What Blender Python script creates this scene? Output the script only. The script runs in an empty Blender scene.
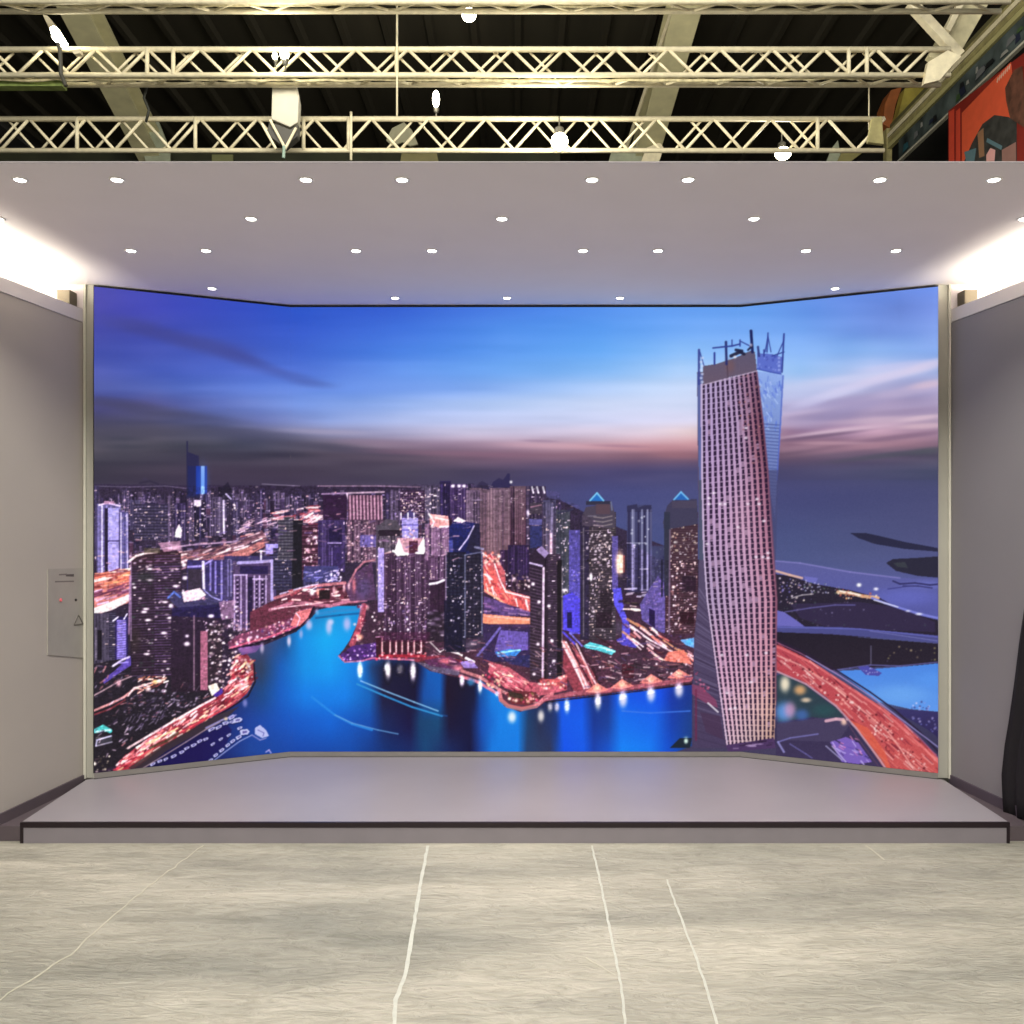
# LED wall booth in an exhibition hall
import bpy, bmesh, math, random
import numpy as np
from mathutils import Vector, Matrix
random.seed(3)
COLL = bpy.context.scene.collection
F, CX, CY, H = 900.0, 515.0, 524.0, 1.6
def P(px, py, D):
    """a photo pixel at depth D (metres along +Y) -> world point"""
    return Vector(((px-CX)*D/F, D, H-(py-CY)*D/F))

# ------------------------------------------------------------ materials
def srgb(r, g, b):
    f = lambda c: (c/255/12.92) if c/255 <= .04045 else ((c/255+.055)/1.055)**2.4
    return (f(r), f(g), f(b), 1)
MATS = {}
def mat(name, rgb, rough=.6, metal=0, emit=None, strength=0, noise=.06, nscale=8, bump=0, spec=.5):
    if name in MATS: return MATS[name]
    m = bpy.data.materials.new(name); m.use_nodes = True
    nt = m.node_tree; b = nt.nodes['Principled BSDF']
    b.inputs['Roughness'].default_value = rough; b.inputs['Metallic'].default_value = metal
    b.inputs['Specular IOR Level'].default_value = spec
    c = srgb(*rgb)
    if emit:
        b.inputs['Base Color'].default_value = c
        b.inputs['Emission Color'].default_value = srgb(*emit); b.inputs['Emission Strength'].default_value = strength
    else:
        tc = nt.nodes.new('ShaderNodeTexCoord'); n = nt.nodes.new('ShaderNodeTexNoise')
        n.inputs['Scale'].default_value = nscale; n.inputs['Detail'].default_value = 5
        r = nt.nodes.new('ShaderNodeValToRGB')
        r.color_ramp.elements[0].position = .3; r.color_ramp.elements[1].position = .7
        r.color_ramp.elements[0].color = tuple(max(0, x*(1-noise)) for x in c[:3])+(1,)
        r.color_ramp.elements[1].color = tuple(min(1, x*(1+noise)) for x in c[:3])+(1,)
        nt.links.new(tc.outputs['Object'], n.inputs['Vector']); nt.links.new(n.outputs['Fac'], r.inputs['Fac'])
        nt.links.new(r.outputs['Color'], b.inputs['Base Color'])
        if bump:
            bp = nt.nodes.new('ShaderNodeBump'); bp.inputs['Strength'].default_value = bump; bp.inputs['Distance'].default_value = .01
            nt.links.new(n.outputs['Fac'], bp.inputs['Height']); nt.links.new(bp.outputs['Normal'], b.inputs['Normal'])
    MATS[name] = m
    return m

# ------------------------------------------------------------ mesh helpers
def bm_new(): return bmesh.new()
def add_box(bm, x0, y0, z0, x1, y1, z1):
    v = [bm.verts.new((x, y, z)) for x in (x0, x1) for y in (y0, y1) for z in (z0, z1)]
    for f in ((0,1,3,2),(4,6,7,5),(0,4,5,1),(2,3,7,6),(0,2,6,4),(1,5,7,3)): bm.faces.new([v[i] for i in f])
def add_prism(bm, pts, z0, z1):
    """vertical prism over an xy outline"""
    a = [bm.verts.new((p[0], p[1], z0)) for p in pts]; b = [bm.verts.new((p[0], p[1], z1)) for p in pts]
    n = len(pts); bm.faces.new(a[::-1]); bm.faces.new(b)
    for i in range(n): bm.faces.new((a[i], a[(i+1) % n], b[(i+1) % n], b[i]))
def add_loft(bm, A, B):
    """solid between two matching polygons"""
    a = [bm.verts.new(p) for p in A]; b = [bm.verts.new(p) for p in B]; n = len(A)
    bm.faces.new(a[::-1]); bm.faces.new(b)
    for i in range(n): bm.faces.new((a[i], a[(i+1) % n], b[(i+1) % n], b[i]))
def add_tube(bm, pts, r, seg=10, r2=None):
    pts = [Vector(p) for p in pts]; rings = []
    for i, p in enumerate(pts):
        d = (pts[min(i+1, len(pts)-1)]-pts[max(i-1, 0)]).normalized()
        u = d.cross(Vector((0, 0, 1)) if abs(d.z) < .9 else Vector((0, 1, 0))).normalized(); w = d.cross(u)
        rr = r if r2 is None else r+(r2-r)*i/(len(pts)-1)
        rings.append([bm.verts.new(p+(u*math.cos(t)+w*math.sin(t))*rr) for t in [2*math.pi*k/seg for k in range(seg)]])
    for a, b in zip(rings[:-1], rings[1:]):
        for k in range(seg): bm.faces.new((a[k], a[(k+1) % seg], b[(k+1) % seg], b[k]))
    bm.faces.new(rings[0][::-1]); bm.faces.new(rings[-1])
def add_lathe(bm, prof, c=(0, 0, 0), seg=32):
    """profile of (radius, z) turned about z"""
    rings = []
    for r, z in prof:
        rings.append([bm.verts.new((c[0]+max(r, 1e-5)*math.cos(2*math.pi*k/seg), c[1]+max(r, 1e-5)*math.sin(2*math.pi*k/seg), c[2]+z)) for k in range(seg)])
    for a, b in zip(rings[:-1], rings[1:]):
        for k in range(seg): bm.faces.new((a[k], a[(k+1) % seg], b[(k+1) % seg], b[k]))
    bm.faces.new(rings[0]); bm.faces.new(rings[-1])
def obj(name, bm, m, parent=None, bevel=0, smooth=False):
    bmesh.ops.remove_doubles(bm, verts=bm.verts, dist=1e-6)
    bmesh.ops.recalc_face_normals(bm, faces=bm.faces)
    me = bpy.data.meshes.new(name); bm.to_mesh(me); bm.free()
    if smooth:
        for p in me.polygons: p.use_smooth = True
    o = bpy.data.objects.new(name, me); me.materials.append(m); COLL.objects.link(o)
    if bevel:
        md = o.modifiers.new('bevel', 'BEVEL'); md.width = bevel; md.segments = 2; md.limit_method = 'ANGLE'
    if parent is not None:
        o.parent = parent; o.matrix_parent_inverse = Matrix.Translation(-Vector(parent.location))
    return o
def tag(o, label, cat, group=None):
    o['label'] = label; o['category'] = cat
    if group: o['group'] = group
    return o
def thing(name, label, cat, loc=(0, 0, 0), group=None):
    o = bpy.data.objects.new(name, None); COLL.objects.link(o); o.location = loc; o.empty_display_size = .1
    return tag(o, label, cat, group)
def struct(name, bm, m, bevel=0):
    o = obj(name, bm, m, None, bevel); o['kind'] = 'structure'; return o
def light(name, kind, loc, energy, color=(1, 1, 1), size=.1, rot=None, spot=None, blend=.6, size_y=None):
    l = bpy.data.lights.new(name, kind); l.energy = energy; l.color = color
    if kind == 'AREA':
        l.size = size
        if size_y: l.shape = 'RECTANGLE'; l.size_y = size_y
    else: l.shadow_soft_size = size
    if kind == 'SPOT': l.spot_size = math.radians(spot); l.spot_blend = blend
    o = bpy.data.objects.new(name, l); o.location = loc; COLL.objects.link(o)
    if rot: o.rotation_euler = rot
    return o
DLK, CVK, HLK, OVK, WLD, TRK = 1.25, 1.3, 1.62, .3, .34, 1.0
# ---------------------------------------------------------------- picture shown on the LED wall
import numpy as np
X0, Y0, PW, PH, S = 88, 280, 856, 500, 2
CV = np.zeros((PH*S, PW*S, 3), np.float32)
rg = np.random.RandomState(7)

def interp_grid(xs, rows, XX, YY):
    """rows: list of (y, [(x, rgb), ...]) -> smooth colour field at XX, YY (1-D arrays)"""
    tab = []
    for y, pts in rows:
        px = [p[0] for p in pts]
        tab.append([np.interp(XX, px, [p[1][c] for p in pts]) for c in range(3)])
    tab = np.array(tab)                              # rows,3,X
    ys = np.array([r[0] for r in rows], float)
    i = np.clip(np.searchsorted(ys, YY) - 1, 0, len(ys) - 2)
    t = np.clip((YY - ys[i]) / (ys[i+1] - ys[i]), 0, 1)
    t = t*t*(3 - 2*t)*0.5 + t*0.5
    return (tab[i]*(1-t)[:, None, None] + tab[i+1]*t[:, None, None]).transpose(0, 2, 1)

def box(x0, y0, x1, y1):
    a, b = int((x0-X0)*S), int((y0-Y0)*S)
    c, d = int(np.ceil((x1-X0)*S))+1, int(np.ceil((y1-Y0)*S))+1
    a, b = max(a, 0), max(b, 0); c, d = min(c, PW*S), min(d, PH*S)
    return a, b, c, d

def coords(a, b, c, d):
    return np.meshgrid((np.arange(a, c)+.5)/S+X0, (np.arange(b, d)+.5)/S+Y0)

def pmask(pts):
    xs = [p[0] for p in pts]; ys = [p[1] for p in pts]
    a, b, c, d = box(min(xs), min(ys), max(xs), max(ys))
    if c <= a or d <= b: return None
    X, Y = coords(a, b, c, d)
    m = np.zeros(X.shape, bool)
    n = len(pts)
    for i in range(n):
        (xa, ya), (xb, yb) = pts[i], pts[(i+1) % n]
        if ya == yb: continue
        cr = ((ya > Y) != (yb > Y)) & (X < (xb-xa)*(Y-ya)/(yb-ya)+xa)
        m ^= cr
    return a, b, c, d, X, Y, m

def poly(pts, col, al=1.0, col2=None, noise=0):
    r = pmask(pts)
    if r is None: return
    a, b, c, d, X, Y, m = r
    col = np.array(col, float)
    if col2 is not None:
        y0 = min(p[1] for p in pts); y1 = max(p[1] for p in pts)
        t = ((Y-y0)/(y1-y0+1e-6))[..., None]
        f = col*(1-t)+np.array(col2, float)*t
    else:
        f = np.broadcast_to(col, X.shape+(3,))
    if noise: f = f + (rg.rand(*X.shape)-.5)[..., None]*noise
    k = (m*al)[..., None]
    CV[b:d, a:c] = CV[b:d, a:c]*(1-k)+f*k

def rect(x0, y0, x1, y1, col, al=1.0, col2=None, noise=0):
    poly([(x0, y0), (x1, y0), (x1, y1), (x0, y1)], col, al, col2, noise)

def line(x0, y0, x1, y1, w, col, al=1.0):
    dx, dy = x1-x0, y1-y0; L = (dx*dx+dy*dy)**.5+1e-6
    nx, ny = -dy/L*w/2, dx/L*w/2
    r = box(min(x0, x1)-w, min(y0, y1)-w, max(x0, x1)+w, max(y0, y1)+w)
    a, b, c, d = r
    if c <= a or d <= b: return
    X, Y = coords(a, b, c, d)
    t = np.clip(((X-x0)*dx+(Y-y0)*dy)/(L*L), 0, 1)
    q = np.hypot(X-x0-t*dx, Y-y0-t*dy)
    k = (np.clip((w/2-q)*S*.8+.5, 0, 1)*al)[..., None]
    CV[b:d, a:c] = CV[b:d, a:c]*(1-k)+np.array(col, float)*k

def path(pts, w, col, al=1.0):
    for p, q in zip(pts[:-1], pts[1:]): line(p[0], p[1], q[0], q[1], w, col, al)

def blob(x, y, rx, ry, col, al=1.0, soft=1.0, ang=0):
    R = max(rx, ry)*2.2
    a, b, c, d = box(x-R, y-R, x+R, y+R)
    if c <= a or d <= b: return
    X, Y = coords(a, b, c, d)
    ca, sa = np.cos(ang), np.sin(ang)
    u = ((X-x)*ca+(Y-y)*sa)/rx; v = (-(X-x)*sa+(Y-y)*ca)/ry
    q = u*u+v*v
    k = (np.exp(-(q/soft)**1.5)*al)[..., None]
    CV[b:d, a:c] = CV[b:d, a:c]*(1-k)+np.array(col, float)*k

def inside(pts, n):
    xs = [p[0] for p in pts]; ys = [p[1] for p in pts]
    out = []
    t = 0
    while len(out) < n and t < n*30:
        t += 1
        x = rg.uniform(min(xs), max(xs)); y = rg.uniform(min(ys), max(ys))
        m = False
        for i in range(len(pts)):
            (xa, ya), (xb, yb) = pts[i], pts[(i+1) % len(pts)]
            if (ya > y) != (yb > y) and x < (xb-xa)*(y-ya)/(yb-ya)+xa: m = not m
        if m: out.append((x, y))
    return out

def speck(pts, n, cols, r=(.5, 1.3), al=(.5, 1), stretch=1.0, ang=0):
    for x, y in inside(pts, n):
        c = cols[rg.randint(len(cols))]; s = rg.uniform(*r)
        blob(x, y, s*stretch, s, c, rg.uniform(*al), 1.0, ang)

def dashes(pts, n, cols, L=(3, 9), w=(.5, 1.2), ang=0, jit=.2, al=(.5, 1)):
    for x, y in inside(pts, n):
        c = cols[rg.randint(len(cols))]; l = rg.uniform(*L)/2; a = ang+rg.uniform(-jit, jit)
        line(x-l*np.cos(a), y-l*np.sin(a), x+l*np.cos(a), y+l*np.sin(a), rg.uniform(*w), c, rg.uniform(*al))

def tower(x0, x1, y0, y1, base, hi, dark=(24, 14, 44), mode='v', pitch=3.0, lit=.1, litc=((235, 220, 235), (250, 225, 200)), edge=None, col2=None):
    """a building: base tone, then vertical or horizontal facade lines and lit windows"""
    rect(x0, y0, x1, y1, base, 1, col2, 14)
    w = x1-x0
    if mode == 'v':
        x = x0+rg.uniform(.3, .8)*pitch
        while x < x1-.5:
            c = hi if rg.rand() < .6 else dark
            line(x, y0+rg.uniform(0, 3), x, y1, rg.uniform(.6, 1.3), c, rg.uniform(.35, .9)); x += pitch*rg.uniform(.6, 1.1)
    elif mode == 'h':
        y = y0+1.5
        while y < y1:
            line(x0+.5, y, x1-.5, y, .8, hi, rg.uniform(.35, .8)); y += pitch
    elif mode == 'g':
        x = x0+1
        while x < x1-.5:
            line(x, y0+1, x, y1, .8, hi, .5); x += pitch
        y = y0+1
        while y < y1:
            line(x0+.5, y, x1-.5, y, 1.0, dark, .7); y += pitch*.9
    n = int(w*(y1-y0)*lit*.10)
    for _ in range(n):
        x = rg.uniform(x0+.8, x1-.8); y = rg.uniform(y0+2, y1-1)
        c = litc[rg.randint(len(litc))]
        ww, hh = ((rg.uniform(.5, 1.6), .45) if rg.rand() < .6 else (.5, rg.uniform(.6, 1.3)))
        rect(x-ww, y-hh, x+ww, y+hh, c, rg.uniform(.2, .85))
    if edge: 
        line(x0+.4, y0, x0+.4, y1, .8, edge, .8); line(x0, y0+.4, x1, y0+.4, .8, edge, .8); line(x1-.4, y0, x1-.4, y1, .7, edge, .5)

# ---- sky and sea
SKY = [
 (284, [(94,(74,72,178)),(150,(66,74,190)),(250,(52,76,200)),(300,(32,80,206)),(380,(40,88,212)),(450,(55,105,222)),(550,(66,128,236)),(650,(80,145,244)),(750,(90,150,242)),(850,(100,140,236)),(940,(104,142,238))]),
 (308, [(94,(70,70,176)),(150,(66,72,190)),(250,(50,78,202)),(300,(36,80,206)),(380,(48,92,216)),(450,(58,110,226)),(550,(72,135,240)),(650,(90,155,248)),(750,(98,160,246)),(850,(100,142,234)),(900,(92,126,214)),(940,(112,145,236))]),
 (330, [(94,(66,72,172)),(150,(64,74,178)),(200,(60,78,190)),(300,(48,88,212)),(400,(58,112,228)),(500,(76,142,242)),(600,(84,155,248)),(700,(110,170,252)),(800,(114,166,248)),(880,(108,145,230)),(940,(126,160,240))]),
 (350, [(94,(66,78,175)),(150,(66,82,185)),(200,(64,86,192)),(235,(64,88,196)),(300,(58,98,214)),(400,(66,126,234)),(500,(86,152,246)),(600,(96,168,251)),(680,(130,186,252)),(800,(130,180,251)),(870,(142,184,248)),(940,(140,176,246))]),
 (370, [(94,(70,84,178)),(200,(72,98,204)),(300,(74,112,220)),(400,(92,146,241)),(500,(104,166,248)),(600,(126,184,251)),(680,(166,205,253)),(800,(156,198,251)),(870,(180,196,242)),(940,(172,186,236))]),
 (388, [(94,(72,86,168)),(150,(76,96,184)),(250,(86,122,220)),(350,(102,146,239)),(450,(122,166,246)),(550,(154,192,250)),(650,(190,214,252)),(690,(198,216,250)),(800,(188,200,240)),(870,(168,168,212)),(940,(176,166,210))]),
 (404, [(94,(70,70,134)),(150,(76,80,148)),(220,(90,110,192)),(300,(110,146,230)),(400,(152,182,246)),(500,(178,202,248)),(600,(202,216,250)),(690,(208,218,248)),(790,(182,178,220)),(850,(184,168,204)),(940,(184,164,200))]),
 (420, [(94,(66,66,104)),(150,(70,72,112)),(200,(80,88,142)),(260,(98,112,180)),(330,(132,156,222)),(400,(172,188,238)),(500,(196,206,246)),(600,(206,212,246)),(690,(214,212,240)),(790,(180,160,196)),(850,(172,148,184)),(940,(196,166,190))]),
 (432, [(94,(64,64,86)),(150,(66,66,88)),(200,(74,76,104)),(260,(96,98,136)),(330,(140,142,186)),(400,(180,176,214)),(470,(206,198,228)),(550,(216,204,232)),(650,(222,204,222)),(690,(226,200,206)),(790,(176,136,164)),(850,(164,130,164)),(940,(186,146,168))]),
 (445, [(94,(62,62,80)),(200,(66,66,84)),(260,(74,74,96)),(330,(90,84,108)),(380,(132,112,136)),(440,(152,126,152)),(520,(186,150,172)),(600,(198,158,174)),(690,(206,150,160)),(790,(142,104,126)),(850,(150,112,134)),(940,(140,106,128))]),
 (455, [(94,(62,60,76)),(200,(66,62,82)),(300,(70,64,84)),(400,(94,78,98)),(500,(122,90,114)),(600,(138,100,120)),(690,(130,92,112)),(790,(104,80,104)),(870,(92,76,104)),(940,(84,76,100))]),
 (472, [(94,(60,54,72)),(200,(66,55,78)),(300,(69,58,80)),(400,(74,66,88)),(500,(76,66,98)),(600,(72,66,112)),(690,(72,70,116)),(790,(74,70,110)),(940,(68,72,104))]),
 (495, [(94,(58,50,74)),(200,(64,52,80)),(400,(70,60,90)),(500,(72,66,110)),(600,(68,72,130)),(690,(70,74,128)),(790,(64,66,118)),(940,(66,68,112))]),
 (540, [(94,(58,48,78)),(400,(70,60,100)),(600,(70,78,136)),(790,(68,78,130)),(860,(70,76,124)),(940,(76,76,124))]),
 (580, [(94,(50,40,70)),(400,(60,50,90)),(600,(72,82,140)),(790,(76,86,142)),(860,(80,88,146)),(940,(80,84,150))]),
 (780, [(94,(46,36,60)),(940,(50,44,74))]),
]
xx = (np.arange(PW*S)+.5)/S+X0; yy = (np.arange(PH*S)+.5)/S+Y0
CV[:] = interp_grid(None, SKY, xx, yy)

# long horizontal streaks of cloud
def smooth_noise(nx, ny, w, h):
    g = rg.rand(ny+3, nx+3)
    X = np.linspace(0, nx, w); Y = np.linspace(0, ny, h)
    xi = X.astype(int); yi = Y.astype(int); fx = X-xi; fy = Y-yi
    fx = fx*fx*(3-2*fx); fy = (fy*fy*(3-2*fy))[:, None]
    a = g[yi][:, xi]*(1-fx)+g[yi][:, xi+1]*fx
    b = g[yi+1][:, xi]*(1-fx)+g[yi+1][:, xi+1]*fx
    return a*(1-fy)+b*fy-.5
st = smooth_noise(9, 60, PW*S, PH*S)+.5*smooth_noise(22, 120, PW*S, PH*S)
amp = np.interp(yy, [284, 380, 415, 430, 450, 470, 490, 560, 580], [5, 8, 14, 26, 26, 12, 5, 5, 0])[:, None]
CV += (st*amp)[..., None]*np.array([1.0, .85, .8])
cl = smooth_noise(11, 16, PW*S, PH*S)+.6*smooth_noise(26, 34, PW*S, PH*S)
wx = np.interp(xx, [94, 330, 420, 760, 800, 940], [.5, .35, .12, .1, 1, 1])[None, :]*np.interp(yy, [284, 360, 385, 450, 462], [.15, .5, 1, 1, 0])[:, None]
CV += (cl*wx*46)[..., None]*np.array([1.0, .75, .55])
# dark cloud wisps, upper left
for x, y, rx, ry, a, al in [(128,324,30,8,.12,.34),(150,330,34,7,.2,.34),(178,339,40,7,.2,.36),(212,347,40,9,.2,.42),(240,358,26,7,.3,.36),(262,364,26,4.5,.35,.22),(290,376,34,5,.2,.24),(312,384,24,4,.1,.2)]:
    blob(x, y, rx, ry, (62,64,138), al, 1, a)
for x, y, rx, ry, al in [(110,402,50,5,.4),(150,410,50,5,.35),(190,418,60,5,.3),(240,432,80,5,.35),(120,428,70,9,.4),(300,444,90,4,.35),(350,450,70,4,.4)]:
    blob(x, y, rx, ry, (66,64,88), al, 1, .09)
for x, y, rx, ry, c, al in [(330,432,40,3,(170,160,190),.5),(370,442,40,3,(150,125,150),.5),(400,452,40,3,(120,90,115),.5),(470,454,60,3,(150,105,130),.4),(560,446,60,3,(215,165,180),.4),(640,448,60,4,(205,140,150),.5),(680,455,30,4,(170,110,120),.4),
        (540,441,18,1.5,(150,120,150),.5),(620,446,30,1.5,(160,120,145),.5),
        (860,378,60,5,(210,212,245),.6),(900,366,40,4,(200,200,240),.6),(820,392,50,7,(196,204,244),.5),(810,418,34,5,(150,135,175),.6),(840,402,44,5,(150,140,190),.5),(880,405,50,6,(170,150,190),.5),(920,412,30,5,(160,140,180),.5),(860,428,60,3,(205,170,195),.7),(830,432,50,2,(215,185,205),.6),
        (920,418,24,2.5,(225,195,210),.7),(900,437,50,3,(120,90,120),.6),(820,436,45,2,(110,85,115),.7),(870,446,70,3,(170,125,145),.5),(800,448,30,3,(170,130,150),.5),(890,455,60,3,(72,76,92),.6),(930,451,20,4,(72,80,90),.5),(790,408,16,4,(150,140,185),.5)]:
    blob(x, y, rx, ry, c, al, 1, -.12 if x > 780 else .03)

for x, y, rx, ry, c, al, an in [(815,400,34,5,(206,204,242),.6,-.3),(850,388,36,5,(212,208,242),.65,-.3),(890,376,36,5,(216,206,238),.65,-.28),(928,366,26,5,(222,208,236),.65,-.28),(905,392,40,5,(206,184,216),.5,-.15),(930,384,22,4,(228,196,212),.6,-.15),
        (830,416,30,5,(146,134,180),.5,-.1),(800,424,24,5,(190,170,205),.4,0),(860,406,30,4,(160,150,196),.5,-.2),(880,420,44,3.4,(208,178,200),.55,-.06),(925,426,30,3,(226,190,202),.6,-.05),(900,412,40,3.4,(150,132,172),.5,-.08),(830,443,40,2,(206,160,176),.5,0)]:
    blob(x, y, rx, ry, c, al, 1, an)
# ---- sea on the right, land and beach
poly([(775,480),(942,480),(942,560),(775,560)], (66,70,122), .35, (74,84,136))
poly([(850,533),(866,533),(880,536),(905,542),(938,548),(942,552),(905,549),(875,544),(858,538)], (30,30,62), .95)
poly([(886,563),(893,559),(915,558),(942,556),(942,578),(918,576),(896,571)], (34,32,56))
poly([(893,563),(905,562),(908,568),(898,567)], (62,70,74), .6)
poly([(775,561),(800,563),(850,571),(900,578),(942,579),(942,620),(870,610),(775,588)], (88,90,156), 1, (80,84,166), 8)
path([(776,561),(800,563),(850,572),(900,578)], 1.5, (130,125,200), .7)
blob(905,597,34,9,(96,102,198),.7); blob(925,585,22,4,(106,112,200),.7)
path([(893,581),(900,584),(915,583),(930,585),(940,584)],1.8,(42,40,96),.9); path([(903,586),(918,586),(932,588)],1.4,(42,40,96),.8); line(888,589,910,586,1,(50,50,120),.8)
poly([(775,574),(790,576),(815,584),(850,590),(880,598),(905,612),(938,620),(942,640),(775,634)], (34,26,48), 1, None, 16)
poly([(775,610),(784,612),(796,620),(808,629),(775,630)], (104,100,190))
poly([(790,604),(860,602),(900,608),(935,622),(935,632),(830,628),(800,618)], (48,36,74), .8)
path([(776,571),(790,575),(802,578)],2.2,(230,180,160),.9)
speck([(778,576),(812,583),(812,600),(778,606)], 60, [(220,200,225),(190,150,170),(120,110,190),(240,220,210)], (.4,1.1))
poly([(804,576),(818,578),(816,583),(806,582)],(110,110,200),.8)
speck([(804,580),(840,586),(840,594),(804,592)], 45, [(170,170,215),(210,200,220),(90,110,90)], (.4,1.1))
path([(838,592),(850,593),(862,596),(878,598)],3.2,(232,180,140),.95); path([(840,591),(860,595)],1.5,(255,240,225),1)
speck([(836,588),(880,594),(880,601),(840,598)], 40, [(255,235,210),(240,170,120),(200,90,70)], (.4,1.2))
path([(872,598),(885,603),(900,608),(920,614),(938,618)],2.2,(120,125,220),.95); path([(874,600),(888,604),(898,607)],1,(225,225,250),1)
blob(859,585,2.4,2,(255,255,255),1); blob(876,589,2.4,1.6,(240,235,255),1); blob(919,614,3.4,1.2,(235,235,255),.9); blob(908,611,2.4,1,(235,235,255),.7)
path([(785,612),(810,608),(835,605),(855,605)],1.3,(96,90,160),.8); path([(792,598),(802,595),(813,594)],1.2,(190,180,190),.8)
speck([(780,604),(860,600),(930,622),(930,632),(800,626)], 40, [(90,80,110),(60,70,80),(110,100,140)], (.4,1.1))
# causeway, marina land
poly([(775,626),(840,627),(900,632),(942,636),(942,643),(880,638),(830,634),(775,632)], (72,74,142), .95)
path([(776,627),(860,629),(938,637)],1.1,(96,98,190),.9); line(870,631,938,641,.8,(130,130,200),.6)
poly([(775,632),(830,635),(880,639),(942,644),(942,666),(900,666),(860,668),(830,670),(775,645)], (28,20,38), 1, (36,26,44), 12)
path([(836,670),(850,668),(870,665),(900,666),(940,662)],1.2,(110,110,190),.7)
line(871,646,871,664,.9,(120,115,150),.8)
speck([(880,645),(935,648),(935,662),(880,662)], 14, [(120,110,80),(160,140,110),(90,80,120)], (.5,1.2))
poly([(836,671),(860,670),(900,667),(942,663),(942,712),(910,709),(880,702),(852,682)], (66,132,232), 1, (88,150,240))
blob(900,695,30,10,(100,165,245),.8); blob(930,680,14,8,(80,150,245),.6)
poly([(858,667),(868,666),(882,673),(879,676),(866,675)],(72,70,170)); speck([(860,667),(880,668),(880,675),(864,674)],10,[(180,180,240)],(.5,1))
speck([(911,701),(930,702),(928,710),(910,710)],16,[(220,215,250),(150,150,230),(60,60,130)],(.6,1.3))
poly([(896,709),(942,712),(942,740),(925,728),(900,714)],(52,46,104),1,(40,30,80)); speck([(900,712),(942,716),(942,738)],24,[(100,100,180),(150,140,200)],(.5,1.3))
# ground between the tower and the highway
poly([(772,680),(800,678),(846,690),(880,740),(905,775),(772,775)], (46,38,74), 1, (60,48,86), 10)
poly([(776,676),(788,672),(800,682),(812,690),(846,716),(836,720),(812,717),(778,722)], (40,60,74))
blob(785,684,5,8,(245,230,200),.95); blob(800,690,6,5,(230,170,110),.9); blob(806,700,5,2.5,(250,215,180),.8); blob(784,712,9,10,(90,150,230),.9); blob(790,710,6,8,(220,150,190),.7); blob(802,715,7,6,(70,120,220),.6); blob(824,710,12,6,(36,78,84),.8)
poly([(777,724),(820,718),(846,717),(850,724),(838,742),(777,740)], (70,60,96),.8)
path([(826,721),(836,719),(846,720)],3,(225,170,190),.9); blob(844,722,3,3.2,(250,200,180),.9)
path([(778,742),(790,738),(818,734)],1.4,(120,115,190),.8); path([(778,742),(784,752)],2,(150,145,215),.8); path([(790,744),(806,754),(812,758)],1.2,(110,105,180),.7)
poly([(830,742),(846,737),(858,742),(872,762),(858,764),(842,762)], (120,90,190)); 
dashes([(830,740),(856,737),(872,762),(846,764)], 34, [(190,170,240),(90,70,180),(230,130,190),(40,30,70)], (2,6), (.7,1.4), .6, .4)
path([(826,746),(842,760)],1.2,(170,165,215),.8); path([(832,746),(846,762)],1,(200,195,230),.8)
# highway
HW = [(776,644),(790,650),(810,660),(836,677),(862,694),(884,708),(905,724),(925,744),(942,762),(942,778),(890,776),(882,758),(862,736),(846,716),(826,697),(800,680),(776,672)]
poly(HW, (186,62,78), 1, (206,80,78), 26)
dashes(HW, 210, [(236,130,125),(140,36,56),(240,160,155),(250,205,200),(100,22,44),(225,90,90)], (4,16), (.6,1.6), .72, .12, (.3,.8))
path([(776,646),(812,663),(850,688),(880,708),(905,730),(942,766)],2.0,(250,130,130),.55)
path([(776,655),(800,665),(830,684),(860,708),(888,732),(900,748),(914,770)],1.6,(255,190,180),.55)
speck([(776,650),(830,680),(880,715),(930,768),(905,770),(860,720),(820,690),(776,662)], 120, [(255,225,220),(250,160,150),(90,15,30)], (.6,1.4))
poly([(850,720),(868,728),(885,752),(892,772),(884,768),(866,742)],(226,90,66),.8)
path([(776,640),(800,650),(836,670),(870,692),(895,710),(920,732),(942,756)],1.6,(36,20,50),.95)
path([(776,642),(800,653),(836,673),(870,696),(895,715),(920,738),(942,762)],1.0,(170,90,140),.8)
path([(806,656),(840,676),(872,697),(905,722),(942,750)],1.1,(150,140,205),.9)
path([(776,671),(806,684),(836,706),(856,728),(880,760),(888,772)],1.8,(196,150,170),.9)
path([(842,714),(856,736),(880,768)],1.2,(90,60,90),.8)

# ---- city ground, left and centre
CITY = [(88,484),(300,486),(470,486),(560,500),(600,520),(700,560),(700,700),(560,700),(470,690),(250,780),(88,780)]
poly(CITY, (52,40,70), 1, (48,30,56), 30)
# the far skyline, x ranges and heights
for x in np.arange(92, 560, 4.2):
    h = np.interp(x, [92,120,150,190,215,240,300,350,400,440,480,520,560], [488,488,487,492,487,488,492,488,489,486,482,486,500])
    w = rg.uniform(2.5, 7); top = h+rg.uniform(-1, 10)
    c = [(52,42,76),(66,56,84),(40,30,60),(84,70,98),(60,48,92)][rg.randint(5)]
    tower(x, x+w, top, top+rg.uniform(25, 60), c, (112,98,140), mode='v', pitch=2.2, lit=.7, litc=((200,180,205),(225,190,190),(150,130,190)))
for k in range(230):
    x = rg.uniform(92, 470); y = rg.uniform(498, 556); w = rg.uniform(2, 6)
    c = [(60,44,84),(78,60,98),(42,28,58),(96,78,116),(34,26,66),(90,50,80)][rg.randint(6)]
    rect(x, y, x+w, y+rg.uniform(5, 16), c, .8); line(x, y, x+w, y, .8, (150,132,172), rg.uniform(.2, .8))
speck([(92,492),(470,492),(470,560),(92,560)], 420, [(205,185,215),(235,205,215),(120,100,170),(240,170,150),(30,20,50)], (.35,.9), (.4,.95), 1.3)
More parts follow.
